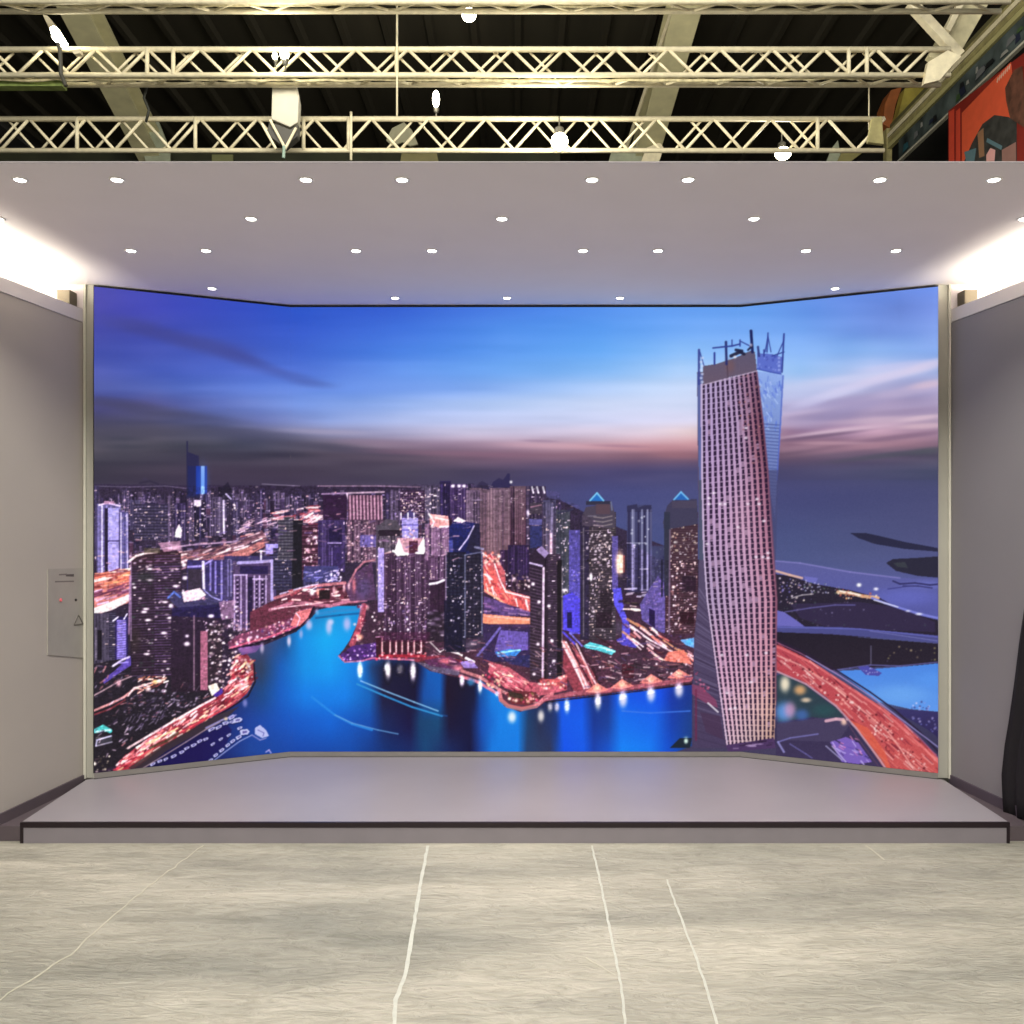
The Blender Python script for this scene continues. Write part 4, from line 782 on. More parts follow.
# side walls: a splayed low wall below a light cove on each side
wallm = mat('wall_grey', (168, 160, 156), .8, noise=.02, nscale=2)
capm = mat('wall_cap', (214, 208, 204), .7, noise=.01)
base_m = mat('skirting_and_gap_shade', (84, 74, 78), .6)
def side(sgn, xi, base):
    wallm = mat('wall_grey_left', (172, 165, 155), .8, noise=.02, nscale=2) if sgn < 0 else mat('wall_grey_right_shaded', (134, 130, 132), .8, noise=.02, nscale=2)  # same wall paint; the right side's shade is put into its darker colour
    """inner face from (xi, 5.30) splayed outwards to y = 3.4"""
    nm = 'left' if sgn < 0 else 'right'
    sl = .118
    X = lambda y, off=0: sgn*(xi+(5.27-y)*sl+off)
    yA, yB = 5.28, 3.45
    zt = H+1.258
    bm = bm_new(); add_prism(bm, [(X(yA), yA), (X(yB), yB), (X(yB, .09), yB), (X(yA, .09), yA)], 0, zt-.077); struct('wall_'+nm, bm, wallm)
    bm = bm_new(); add_prism(bm, [(X(yA, -.004), yA), (X(yB, -.004), yB), (X(yB, .10), yB), (X(yA, .10), yA)], zt-.075, zt); struct('trim_'+('1' if sgn < 0 else '2'), bm, capm)
    # outer cove upstand behind the light, up to the ceiling
    bm = bm_new(); add_prism(bm, [(X(yA, .30), yA), (X(yB, .30), yB), (X(yB, .34), yB), (X(yA, .34), yA)], 0, ZC-.001); struct('wall_outer_'+nm, bm, white)
    # cove shelf
    bm = bm_new(); add_prism(bm, [(X(yA, .092), yA), (X(yB, .092), yB), (X(yB, .298), yB), (X(yA, .298), yA)], zt-.085, zt-.065); struct('trim_'+('3' if sgn < 0 else '4'), bm, white)
    bm = bm_new(); add_prism(bm, [(X(yA, .0), yA+.002), (X(yA, .34), yA+.002), (X(yA, .34), yA+.03), (X(yA, .0), yA+.03)], 0, ZC-.001); struct('wall_end_'+nm, bm, white)
    # skirting
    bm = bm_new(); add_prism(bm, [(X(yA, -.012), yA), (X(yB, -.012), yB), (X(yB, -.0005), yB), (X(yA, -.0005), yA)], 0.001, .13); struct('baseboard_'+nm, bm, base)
    # light strip
    c = Vector((X(4.3, .2), 4.3, zt-.06))
    t = thing('cove_light', 'glowing white cove light strip hidden behind the top of the %s wall' % nm, 'cove light', c, 'cove lights above the side walls')
    bm = bm_new(); add_prism(bm, [(X(5.0, .17), 5.0), (X(3.5, .17), 3.5), (X(3.5, .22), 3.5), (X(5.0, .22), 5.0)], zt-.0645, zt-.050); obj('housing', bm, ring_m, t)
    bm = bm_new(); add_prism(bm, [(X(5.0, .18), 5.0), (X(3.5, .18), 3.5), (X(3.5, .21), 3.5), (X(5.0, .21), 5.0)], zt-.0495, zt-.040); obj('diffuser', bm, mat('cove_lens', (255, 255, 255), .4, emit=(255, 248, 225), strength=8), t)
    a = math.atan(sl)*(1 if sgn > 0 else -1)
    light('cove_glow', 'AREA', (X(4.25, .19), 4.25, zt-.03), 30*CVK, (1, .94, .77), .05, (math.pi, 0, a), size_y=1.5)
    # dark cable box at the end of the cove
    bm = bm_new(); add_box(bm, min(X(5.2, .02), X(5.2, .095)), 5.18, zt+.0005, max(X(5.2, .02), X(5.2, .095)), 5.27, zt+.092)
    tag(obj('cable_box', bm, mat('cable_box', (96, 88, 70), .7), bevel=.004), 'small dark box in the end of the light cove, %s of the screen' % nm, 'box')
    return X
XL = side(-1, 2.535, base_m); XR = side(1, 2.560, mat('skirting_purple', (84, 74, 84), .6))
# pilasters beside the screen
pil = mat('pilaster', (160, 158, 147), .7, noise=.02)
bm = bm_new(); add_box(bm, -2.548, 5.285, STG+.001, -2.470, 5.36, ZC-.001); struct('trim_5', bm, pil, .004)
bm = bm_new(); add_box(bm, 2.480, 5.285, STG+.001, 2.572, 5.36, ZC-.001); struct('trim_6', bm, pil, .004)
bm = bm_new(); add_box(bm, -2.530, 5.272, STG+.001, -2.515, 5.284, ZC-.001); struct('trim_7', bm, mat('bead', (196, 194, 180), .5), .002)
bm = bm_new(); add_box(bm, 2.541, 5.272, STG+.001, 2.556, 5.284, ZC-.001); struct('trim_8', bm, mat('bead', (196, 194, 180), .5), .002)
bm = bm_new(); add_box(bm, -3.0, 5.93, 0, 3.0, 6.0, ZC-.001); struct('wall_back', bm, wallm)

# dark fillers added for the shade in the gaps between stage and side walls
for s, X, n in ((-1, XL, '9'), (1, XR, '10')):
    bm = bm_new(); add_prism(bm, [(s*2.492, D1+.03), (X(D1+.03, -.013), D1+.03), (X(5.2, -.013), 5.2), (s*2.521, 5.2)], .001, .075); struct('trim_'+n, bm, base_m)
# stage
stage_m = mat('stage_sheet', (150, 144, 149), .42, noise=.05, nscale=1.6, bump=.03)
front_m = mat('stage_front', (122, 116, 121), .6, noise=.04)
blk = mat('black_trim', (22, 8, 16), .45)
t = thing('stage_platform', 'low grey stage platform with black edge in front of the video wall', 'stage', (0, 5.1, 0))
SW = 2.475
bm = bm_new(); add_prism(bm, [(-SW, D1+.012), (SW, D1+.012), (SW+.03, 5.26), (SW-.02, 5.30), (1.46, D2+.06), (-1.46, D2+.06), (-SW+.02, 5.30), (-SW-.03, 5.26)], STG-.02, STG); obj('deck', bm, stage_m, t)
bm = bm_new(); add_box(bm, -SW+.012, D1, .0, SW-.012, D1+.02, STG-.026); obj('front_panel', bm, front_m, t)
bm = bm_new(); add_box(bm, -SW-.004, D1-.004, STG-.026, SW+.004, D1+.012, STG); obj('edge_trim', bm, blk, t, .001)
for s in (-1, 1):
    bm = bm_new(); add_box(bm, min(s*(SW-.012), s*(SW+.004)), D1-.003, 0, max(s*(SW-.012), s*(SW+.004)), D1+.02, STG-.026); obj('corner_trim', bm, blk, t, .001)
    bm = bm_new(); add_prism(bm, [(s*(SW-.002), D1+.021), (s*(SW+.006), D1+.021), (s*(SW+.036), 5.26), (s*(SW+.026), 5.26)], 0, STG-.0205); obj('side_panel', bm, blk, t)

# ------------------------------------------------------------ LED wall
def display_mat():
    m = bpy.data.materials.new('led_picture'); m.use_nodes = True; nt = m.node_tree; b = nt.nodes['Principled BSDF']
    at = nt.nodes.new('ShaderNodeAttribute'); at.attribute_name = 'picture'; at.attribute_type = 'GEOMETRY'
    b.inputs['Base Color'].default_value = (.004, .004, .005, 1); b.inputs['Roughness'].default_value = .6; b.inputs['Specular IOR Level'].default_value = .1
    nt.links.new(at.outputs['Color'], b.inputs['Emission Color']); b.inputs['Emission Strength'].default_value = 1.0
    m.cycles.emission_sampling = 'NONE'
    return m
led_m = display_mat()
zt, zb = H+1.390, H-1.459
LIN = np.where(CV/255 <= .04045, CV/255/12.92, ((CV/255+.055)/1.055)**2.4).astype(np.float32)
LIN = (LIN[0::2, 0::2]+LIN[1::2, 0::2]+LIN[0::2, 1::2]+LIN[1::2, 1::2])/4 if False else LIN
wallt = thing('led_video_wall', 'large three-faced video wall showing a harbour city skyline at dusk', 'video wall', (0, 5.6, STG))
def display_panel(A, B):
    """a flat panel from A to B (x, y) carrying its part of the picture on a fine grid of coloured points"""
    n = int(abs((A[0]-B[0])/np.mean([A[1], B[1]])*F)*1.6)+1; h = int((zt-zb)/D2*F*1.6*1.04)+1
    u = np.linspace(0, 1, n); v = np.linspace(0, 1, h)
    x = A[0]+(B[0]-A[0])*u; y = A[1]+(B[1]-A[1])*u; z = zb+(zt-zb)*v
    X, Z = np.meshgrid(x, z); Y = np.broadcast_to(y, X.shape)
    co = np.stack([X, Y, Z], -1).reshape(-1, 3).astype(np.float32)
    # lookup of the picture for every point of the panel
    sx = ((X/Y*F+CX)-X0)*S-.5; sy = ((CY-(Z-H)/Y*F)-Y0)*S-.5
    sx = np.clip(sx, 0, PW*S-1.001); sy = np.clip(sy, 0, PH*S-1.001)
    ix = sx.astype(int); iy = sy.astype(int); fx = (sx-ix)[..., None]; fy = (sy-iy)[..., None]
    c = (LIN[iy, ix]*(1-fx)+LIN[iy, ix+1]*fx)*(1-fy)+(LIN[iy+1, ix]*(1-fx)+LIN[iy+1, ix+1]*fx)*fy
    ca = np.ones((h*n, 4), np.float32); ca[:, :3] = c.reshape(-1, 3)
    i = np.arange((h-1)*n).reshape(h-1, n)[:, :-1].ravel()
    fc = np.stack([i, i+1, i+1+n, i+n], -1).astype(np.int32)
    me = bpy.data.meshes.new('display_panel')
    me.vertices.add(h*n); me.vertices.foreach_set('co', co.ravel())
    me.loops.add(fc.size); me.loops.foreach_set('vertex_index', fc.ravel())
    me.polygons.add(len(fc)); me.polygons.foreach_set('loop_start', np.arange(0, fc.size, 4, dtype=np.int32)); me.polygons.foreach_set('loop_total', np.full(len(fc), 4, np.int32))
    me.update(calc_edges=True)
    at = me.color_attributes.new('picture', 'FLOAT_COLOR', 'POINT'); at.data.foreach_set('color', ca.ravel())
    me.materials.append(led_m)
    o = bpy.data.objects.new('display_panel', me); COLL.objects.link(o)
    o.parent = wallt; o.matrix_parent_inverse = Matrix.Translation(-Vector(wallt.location))
    return o
PTS = [(-2.465, DE), (-1.443, D2), (1.443, D2), (2.477, DE)]
names = ['left slanting face of the video wall', 'flat middle face of the video wall', 'right slanting face of the video wall']
for k in range(3): display_panel(PTS[k], PTS[k+1])['label'] = names[k]
# cabinet behind the faces and dark surround
def wall_strip(name, z0, z1, d0, d1, m, ends=0):
    for k in range(3):
        (xa, ya), (xb, yb) = PTS[k], PTS[k+1]
        bm = bm_new(); add_prism(bm, [(xa, ya+d0), (xb, yb+d0), (xb, yb+d1), (xa, ya+d1)], z0, z1)
        obj(name, bm, m, wallt)
dark = mat('led_frame', (26, 24, 30), .5)
wall_strip('cabinet', zb, zt, .004, .07, dark)
wall_strip('top_frame', zt+.0005, zt+.009, -.004, .07, dark)
wall_strip('kick_board', STG+.003, zb-.0005, .002, .07, mat('kick_board', (120, 116, 112), .6))
wall_strip('shadow_joint', STG+.0005, STG+.0028, -.002, .05, dark)
bm = bm_new(); add_box(bm, -2.4685, DE-.003, zb, -2.4655, DE+.06, zt); obj('side_frame', bm, dark, wallt)
bm = bm_new(); add_box(bm, 2.4775, DE-.003, zb, 2.4795, DE+.06, zt); obj('side_frame', bm, mat('led_frame_pale', (150, 146, 160), .4), wallt)

# ------------------------------------------------------------ plate on the left wall
def wl(px, py, off=0.0):
    """photo pixel -> point on the left wall's inner face"""
    # x = -(2.514+(5.27-y)*.118) ; (px-CX)*y/F = x
    k = (px-CX)/F; y = -(2.535+5.27*.118)/(k-.118)
    return Vector((k*y+off, y, H-(py-CY)*y/F))
t = thing('wall_plate', 'faint grey green control plate on the left wall beside the screen', 'control panel', wl(64, 615))
def plate(name, pts, m, th0, th1):
    bm = bm_new(); add_loft(bm, [wl(*p, th0) for p in pts], [wl(*p, th1) for p in pts]); return obj(name, bm, m, t)
plate('panel', [(47,569),(82.5,568),(82.5,658),(47,655)], mat('plate_grey', (158, 154, 144), .5), .0003, .005)
plate('lettering', [(58,574),(66,573.6),(66,575),(58,575.4)], mat('plate_ink', (112, 106, 100), .6), .0052, .0056)
plate('lettering', [(65,574.4),(73,574),(73,576.6),(65,576.4)], mat('plate_ink2', (84, 78, 74), .6), .0052, .0056)
plate('lettering', [(54,581),(73,580.6),(73,582),(54,582.4)], MATS['plate_ink'], .0052, .0056)
for (px, py, r, m, lb) in [(59.5,600,.010,mat('button_red',(214,96,104),.4),'round red button'),(74.5,600,.008,mat('button_black',(24,18,18),.4),'round black knob')]:
    c = wl(px, py, .005); bm = bm_new(); add_lathe(bm, [(0, .0),(r, 0),(r, .004),(r*.7, .008),(0, .008)], seg=24)
    bmesh.ops.rotate(bm, verts=bm.verts, matrix=Matrix.Rotation(math.pi/2, 3, 'Y')); bmesh.ops.translate(bm, verts=bm.verts, vec=c)
    obj('button' if 'red' in lb else 'knob', bm, m, t)['label'] = lb
for a, b in [((77.5,615),(73,625)), ((73,625),(82,624)), ((82,624),(77.5,615))]:
    bm = bm_new(); add_tube(bm, [wl(a[0], a[1], .006), wl(b[0], b[1], .006)], .0035, 6); obj('warning_triangle', bm, mat('tri', (96, 92, 84), .5), t)

# ------------------------------------------------------------ black cloth at the right end
def wr(px, py, off=0.0):
    k = (px-CX)/F; y = (2.560+5.27*.118)/(k+.118)
    return Vector((k*y+off, y, H-(py-CY)*y/F))
cl = [(590,1031),(600,1029),(640,1024),(680,1020),(720,1015),(745,1011),(775,1008),(800,1009),(818,1010)]
bm = bm_new(); rings = []
for py, px in cl:
    ring = []
    for k in range(15):
        q = px+k*4.5
        p = wr(q, py); p.x -= .022+.013*math.sin(k*1.7+py*.01); ring.append(bm.verts.new(p))
    rings.append(ring)
for a, b in zip(rings[:-1], rings[1:]):
    for k in range(14): bm.faces.new((a[k], a[k+1], b[k+1], b[k]))
ext = bmesh.ops.extrude_face_region(bm, geom=list(bm.faces)); vs = [v for v in ext['geom'] if isinstance(v, bmesh.types.BMVert)]
bmesh.ops.translate(bm, verts=vs, vec=(.006, 0, 0))
tag(obj('black_drape', bm, mat('drape', (14, 8, 14), .9), smooth=True), 'black cloth hanging on the end of the right wall beside the stage', 'drape')

# ============================================================ hall above and behind
cream = mat('cream_steel', (226, 216, 184), .5, noise=.12, nscale=14)
olive = mat('olive_steel', (150, 142, 96), .6, noise=.25, nscale=9)
# dark profiled roof
def roof_mat():
    m = bpy.data.materials.new('dark_roof'); m.use_nodes = True; nt = m.node_tree; b = nt.nodes['Principled BSDF']
    tc = nt.nodes.new('ShaderNodeTexCoord'); mp = nt.nodes.new('ShaderNodeMapping'); mp.inputs['Scale'].default_value = (1, .12, 1)
    n = nt.nodes.new('ShaderNodeTexNoise'); n.inputs['Scale'].default_value = 1.6; n.inputs['Detail'].default_value = 4
    r = nt.nodes.new('ShaderNodeValToRGB'); r.color_ramp.elements[0].color = srgb(28, 27, 22); r.color_ramp.elements[1].color = srgb(70, 66, 56)
    nt.links.new(tc.outputs['Object'], mp.inputs['Vector']); nt.links.new(mp.outputs['Vector'], n.inputs['Vector']); nt.links.new(n.outputs['Fac'], r.inputs['Fac'])
    nt.links.new(r.outputs['Color'], b.inputs['Base Color']); b.inputs['Roughness'].default_value = .8; b.inputs['Specular IOR Level'].default_value = .15
    return m
bm = bm_new(); ZR = 8.6; prof = []
x = -11.0
while x < 11:
    prof += [(x, 0), (x+.42, 0), (x+.46, -.07), (x+.54, -.07), (x+.58, 0)]; x += .62
top0 = [bm.verts.new((p[0], 7.0, ZR+p[1])) for p in prof]; top1 = [bm.verts.new((p[0], 19.9, ZR+p[1])) for p in prof]
u0 = [bm.verts.new((p[0], 7.0, ZR+.1)) for p in prof]; u1 = [bm.verts.new((p[0], 19.9, ZR+.1)) for p in prof]
for i in range(len(prof)-1):
    bm.faces.new((top0[i], top0[i+1], top1[i+1], top1[i])); bm.faces.new((u0[i], u0[i+1], u1[i+1], u1[i]))
struct('ceiling.001', bm, roof_mat())
bm = bm_new(); add_box(bm, -9.0, 7.0, 0, -8.9, 19.85, 8.5); struct('wall_hall_left', bm, mat('hall_side_left', (26, 25, 21), .9))
bm = bm_new(); add_box(bm, -9.2, 19.9, 0, 9.2, 20.1, 8.7); struct('wall_far', bm, mat('far_wall', (26, 25, 20), .9))

def beam(name, pts0, pts1, m, label, cat='beam', group=None):
    bm = bm_new(); add_loft(bm, pts0, pts1); return tag(obj(name, bm, m), label, cat, group)
def girder(A, B, w, h, m, label, group=None):
    """I-section rafter from A to B"""
    A, B = Vector(A), Vector(B); d = (B-A).normalized(); s = d.cross(Vector((0, 0, 1))).normalized(); u = s.cross(d)
    t = thing('roof_rafter', label, 'rafter', A, group)
    def part(nm, a0, a1, b0, b1):
        q = [s*a0+u*b0, s*a1+u*b0, s*a1+u*b1, s*a0+u*b1]
        bm = bm_new(); add_loft(bm, [A+v for v in q], [B+v for v in q]); obj(nm, bm, m, t)
    part('bottom_flange', -w/2, w/2, 0, .03); part('web', -.02, .02, .031, h-.031); part('top_flange', -w/2, w/2, h-.03, h)
    return t
girder(P(60,-14,11.0), P(156,172,14.6), .36, .4, mat('rafter_cream', (206, 200, 160), .6, noise=.12, nscale=5), 'broad cream steel rafter slanting under the dark roof at left', 'roof rafters')
girder(P(694,-14,11.0), P(643,172,14.6), .37, .4, MATS['rafter_cream'], 'broad cream steel rafter crossing above the right half of the screen', 'roof rafters')
for k, (xa, xb) in enumerate([(655, 619), (664, 630)]):
    bm = bm_new(); add_tube(bm, [P(xa+24,-10,11.3), P(xb,170,14.8)], .03, 8); tag(obj('roof_pipe', bm, cream), 'thin cream pipe running beside the right rafter, %s of two' % ('outer' if k == 0 else 'inner'), 'pipe', 'pipes beside the right rafter')
# dark girder low behind the trusses
bm = bm_new(); a = P(-18, 153, 14.8); b = P(560, 190, 14.8); add_box(bm, a.x, 14.8, b.z, b.x, 15.0, a.z)
tag(obj('hall_girder', bm, mat('girder_green', (46, 48, 30), .8, noise=.3, nscale=2)), 'dark olive hall girder just above the left half of the booth ceiling', 'beam')
bm = bm_new(); a = P(211, 153.5, 14.7); b = P(232, 160.5, 14.7); add_box(bm, a.x, 14.74, b.z, b.x, 14.79, a.z)
tag(obj('girder_plate', bm, mat('plate_olive', (120, 122, 80), .7)), 'small pale olive plate on the dark hall girder', 'plate')
# gusset plates where rafters come down
def flat(name, pts, D, m, label, cat, th=.04):
    bm = bm_new(); add_loft(bm, [P(x, y, D) for x, y in pts], [P(x, y, D)+Vector((0, th, 0)) for x, y in pts]); return tag(obj(name, bm, m, bevel=.004), label, cat)
pg = mat('pale_green_steel', (150, 156, 134), .6, noise=.15)
flat('gusset_plate', [(138,122),(158,120),(170,150),(170,176),(150,176),(142,150)], 14.2, pg, 'pale green gusset plate at the foot of the left rafter', 'plate')
flat('gusset_plate', [(402,150),(436,150),(442,176),(398,176)], 13.5, mat('olive_plate', (118, 112, 70), .6), 'olive plate showing below the lowest truss near the middle', 'plate')
flat('gusset_plate', [(612,150),(640,146),(646,176),(604,176)], 14.2, pg, 'pale green plate at the foot of the right rafter', 'plate')
flat('gusset_plate', [(646,148),(660,142),(664,148),(654,176),(636,176)], 13.9, cream, 'cream bracket below the lowest truss beside the right rafter', 'plate')
flat('gusset_plate', [(386,140),(392,128),(404,122),(412,130),(418,144),(410,146),(402,142),(392,146)], 13.2, mat('grey_shade', (150, 148, 122), .6), 'pale lampshade shaped bracket inside the lowest truss near the middle', 'bracket')
flat('gusset_plate', [(832,148),(838,140),(842,162),(822,172)], 13.2, pg, 'narrow pale bracket below the lowest truss near its right end', 'bracket')
flat('gusset_plate', [(842,152),(870,147),(850,162),(836,164)], 13.0, mat('olive_plate2', (130, 124, 76), .6), 'slanting olive bracket under the right end of the lowest truss', 'bracket')

# trusses
def truss(label, D, yt, yb, xa, xb, r, period, rear=None, verts=(), doubles=(), back=0, rb=.016):
    zt_, zb_ = P(0, yt, D).z, P(0, yb, D).z; x0, x1 = (xa-CX)*D/F, (xb-CX)*D/F
    t = thing('lighting_truss', label, 'truss', (0, D, zb_), 'horizontal lattice trusses under the hall roof')
    bm = bm_new(); add_tube(bm, [(x0, D, zt_), (x1, D, zt_)], r); obj('chord', bm, cream, t, smooth=True)
    bm = bm_new(); add_tube(bm, [(x0, D, zb_), (x1, D, zb_)], r*.9); obj('chord', bm, cream, t, smooth=True)
    if rear:
        bm = bm_new(); add_tube(bm, [(x0, D+rear, zb_), (x1, D+rear, zb_)], r*.9); obj('chord', bm, cream, t, smooth=True)
    hp = period*D/F/2; x = x0; k = 0; first = {}
    def brace(kind, p, q, rr):
        key = (kind, round((q-p).x, 3), round((q-p).z, 3), round((q-p).y, 3), rr)
        if key in first: o = first[key].copy(); COLL.objects.link(o); o.parent = t; o.matrix_parent_inverse = Matrix.Translation(-Vector(t.location)); o.location = p
        else:
            bm = bm_new(); add_tube(bm, [Vector((0, 0, 0)), q-p], rr, 8); o = obj(kind, bm, cream, t, smooth=True); o.location = p; first[key] = o
        return o
    while x+hp <= x1+.01:
        a = Vector((x, D-r*.2, zb_ if k % 2 == 0 else zt_)); b = Vector((x+hp, D-r*.2, zt_ if k % 2 == 0 else zb_))
        brace('brace', a, b, rb); 
        if rear:
            brace('cross_brace', Vector((x, D if k % 2 == 0 else D+rear, zb_)), Vector((x+hp, D+rear if k % 2 == 0 else D, zb_)), rb*.8)
        if back:
            q = hp*random.choice((-.3, .2, .45, .6, .3))
            if random.random() < .85: brace('brace', Vector((x+q, D+back, zb_ if k % 2 else zt_)), Vector((x+q+hp, D+back, zt_ if k % 2 else zb_)), rb*.8)
        x += hp; k += 1
    for v in verts:
        X = (v-CX)*D/F; brace('upright', Vector((X, D-.02, zb_)), Vector((X, D-.02, zt_)), rb*1.25)
    for v, dx in doubles:
        X = (v-CX)*D/F; W = dx*D/F; brace('brace', Vector((X, D+.05, zb_)), Vector((X+W, D+.05, zt_)), rb*.85)
    return t
truss('lowest cream lattice truss, just above the booth ceiling', 9.6, 119, 150.5, -170, 884, .028, 57, back=.03, verts=(78,196,304,349,817), rb=.0165,)
truss('middle cream lattice truss with an open underside', 8.9, 49.5, 75, -190, 950, .028, 52, rear=.20, back=.06, verts=(148,174,397,848,866), rb=.0165,)
truss('topmost cream lattice truss, cut off by the top edge', 8.3, -26, 1.5, -190, 1010, .028, 61, rear=.16, rb=.0165)
# conduit and cables on the middle truss
for pts, r, lb in [([P(-40,79,8.95),P(180,79.5,8.95),P(300,80,8.95),P(520,80.5,8.95),P(760,79.5,8.95),P(925,77,8.95)], .018, 'long pale bundle of cables lying in the middle truss'),
                   ([P(-40,4,8.36),P(200,5,8.36),P(420,3,8.36),P(640,4,8.36),P(900,3,8.36)], .022, 'long pale bundle of cables lying in the topmost truss')]:
    bm = bm_new(); dense = []
    for a, b in zip(pts[:-1], pts[1:]):
        for k in range(16): dense.append(a.lerp(b, k/16)+Vector((0, random.uniform(-.01, .01), random.uniform(-.012, .012))))
    add_tube(bm, dense, r, 8); tag(obj('cable_bundle', bm, mat('cable_pale', (196, 186, 146), .7, noise=.3, nscale=20), smooth=True), lb, 'cable')
bm = bm_new(); add_box(bm, P(-60,0,9.0).x, 9.0, P(0,86,9.0).z, P(62,0,9.0).x, 9.1, P(0,80,9.0).z); tag(obj('green_cable_tray', bm, mat('tray_green', (112, 128, 66), .7, noise=.3, nscale=10)), 'green cable tray at the left end of the middle truss', 'tray')

# hanging rods
for px, y0, y1, D, w, lb in [(397,-8,116,8.85,.010,'thin vertical rod crossing the trusses left of the middle'),(351,112,160,9.5,.014,'pale vertical clamp rod on the lowest truss left of middle'),(869,88,130,9.7,.008,'thin rod with a white tip near the right end of the trusses'),(146,70,122,9.2,.014,'dark crooked cable hanging between the trusses at left')]:
    bm = bm_new(); m = cream
    if px == 146:
        m = mat('dark_cable', (34, 36, 28), .6); add_tube(bm, [P(145,70,D), P(147,85,D), P(144,98,D), P(149,110,D), P(146,122,D)], w, 8)
    else: add_tube(bm, [P(px, y0, D), P(px, y1, D)], w, 8)
    tag(obj('hanging_rod' if px != 146 else 'hanging_cable', bm, m, smooth=True), lb, 'rod' if px != 146 else 'cable')

# hanging pale loudspeaker box
D = 9.15; c = P(285, 124, D)
t = thing('hanging_speaker', 'pale tapered loudspeaker box hanging between the trusses at left', 'speaker', c)
bm = bm_new(); add_loft(bm, [P(272,83,D), P(296,83,D), P(299,96,D), P(298,122,D), P(290,127,D), P(271,119,D)], [P(273,84,D)+Vector((0,.22,0)), P(294,84,D)+Vector((0,.22,0)), P(296,96,D)+Vector((0,.22,0)), P(295,121,D)+Vector((0,.22,0)), P(288,125,D)+Vector((0,.22,0)), P(273,118,D)+Vector((0,.22,0))])
obj('cabinet', bm, mat('speaker_pale', (196, 192, 176), .6), t, .012)
bm = bm_new(); add_loft(bm, [P(269,121,D), P(290,129,D), P(298,124,D), P(297,136,D), P(284,147,D), P(266,134,D)], [p+Vector((0,.12,0)) for p in (P(269,121,D), P(290,129,D), P(298,124,D), P(297,136,D), P(284,147,D), P(266,134,D))]); obj('horn', bm, mat('speaker_dark', (72, 70, 66), .6), t, .01)
for a, b in [((262,124),(276,149)), ((296,128),(285,149)), ((270,120),(284,146))]:
    bm = bm_new(); add_tube(bm, [P(*a, D-.03), P(*b, D-.03)], .014, 8); obj('bracket', bm, cream, t)
bm = bm_new(); add_tube(bm, [P(284,146,D-.05), P(283.5,158,D-.05)], .016, 8); obj('hook', bm, mat('teal_hook', (140, 164, 150), .5), t)

# lamps
glow = mat('lamp_glow', (255, 255, 255), .3, emit=(255, 244, 205), strength=22)
house = mat('lamp_house', (70, 68, 60), .5)
def lamp(px, py, D, rp, sx, sz, label, ang=0, up=True, energy=30):
    c = P(px, py, D); r = rp*D/F
    t = thing('high_bay_lamp', label, 'lamp', c, 'hall lamps under the roof')
    bm = bm_new(); bmesh.ops.create_uvsphere(bm, u_segments=24, v_segments=16, radius=r)
    for v in bm.verts: v.co.x *= sx; v.co.z *= sz
    R = Matrix.Rotation(math.radians(ang), 3, 'Y'); bmesh.ops.rotate(bm, verts=bm.verts, matrix=R); bmesh.ops.translate(bm, verts=bm.verts, vec=c); obj('bulb', bm, glow, t, smooth=True)
    bm = bm_new(); s = 1 if up else -1
    add_lathe(bm, [(r*.3, s*r*(sz+1.0)), (r*.55, s*r*(sz+.8)), (r*.62, s*r*(sz+.15)), (r*.9*min(sx, 1), s*r*(sz-.2)), (r*.6*min(sx, 1), s*r*(sz-.1))], seg=20)
    bmesh.ops.rotate(bm, verts=bm.verts, matrix=R); bmesh.ops.translate(bm, verts=bm.verts, vec=c+Vector((0, r*.6, 0))); obj('housing', bm, house, t, smooth=True)
    bm = bm_new(); add_tube(bm, [c+R@Vector((0, r*.6, s*r*(sz+.9))), c+R@Vector((0, r*.6, s*r*(sz+2.2)))], .008, 8); obj('stem', bm, house, t)
    light('hall_lamp', 'POINT', c+Vector((0, -.3, -.1)), energy, (1, .93, .76), .15)
lamp(469, 15, 9.9, 6.5, 1.1, 1.0, 'round glowing hall lamp under the topmost truss near the middle')
lamp(436, 99, 11.5, 4.5, .8, 1.9, 'tall narrow glowing lamp between the two lower trusses', up=False)
lamp(559.5, 141.5, 9.3, 8.5, 1.0, 1.0, 'brightest round glowing lamp on the lowest truss right of middle', energy=50)
lamp(783, 153.5, 10.3, 7.0, 1.15, .9, 'oval glowing lamp hanging below the lowest truss at right')
lamp(284.5, 54.5, 8.75, 4.6, 1.0, 1.1, 'larger of two small white spotlights on the middle truss at left', up=False, energy=10)
lamp(275, 56, 8.75, 3.0, .9, 1.2, 'smaller of two small white spotlights on the middle truss at left', up=False, energy=5)
# tilted floodlight upper left
D = 8.7; c = P(55, 30, D); t = thing('floodlight', 'white tilted floodlight between the upper trusses at far left', 'lamp', c)
bm = bm_new(); add_loft(bm, [P(49,27,D), P(54,24,D), P(64,40,D), P(57,43,D), P(52,38,D)], [p+Vector((0,.1,0)) for p in (P(49,27,D), P(54,24,D), P(64,40,D), P(57,43,D), P(52,38,D))]); obj('lens', bm, glow, t, .01)
bm = bm_new(); add_loft(bm, [P(42,14,D), P(47,15,D), P(56,26,D), P(49,29,D)], [p+Vector((0,.1,0)) for p in (P(42,14,D), P(47,15,D), P(56,26,D), P(49,29,D))]); obj('reflector', bm, cream, t, .01)
bm = bm_new(); add_tube(bm, [P(58,43,D), P(60,50,D), P(61,74,D), P(66,86,D)], .02, 8); obj('bracket', bm, house, t)
bm = bm_new(); add_loft(bm, [P(66,44,D), P(72,50,D), P(80,49,D), P(80,53,D), P(74,54,D)], [p+Vector((0,.06,0)) for p in (P(66,44,D), P(72,50,D), P(80,49,D), P(80,53,D), P(74,54,D))]); obj('clamp', bm, cream, t)

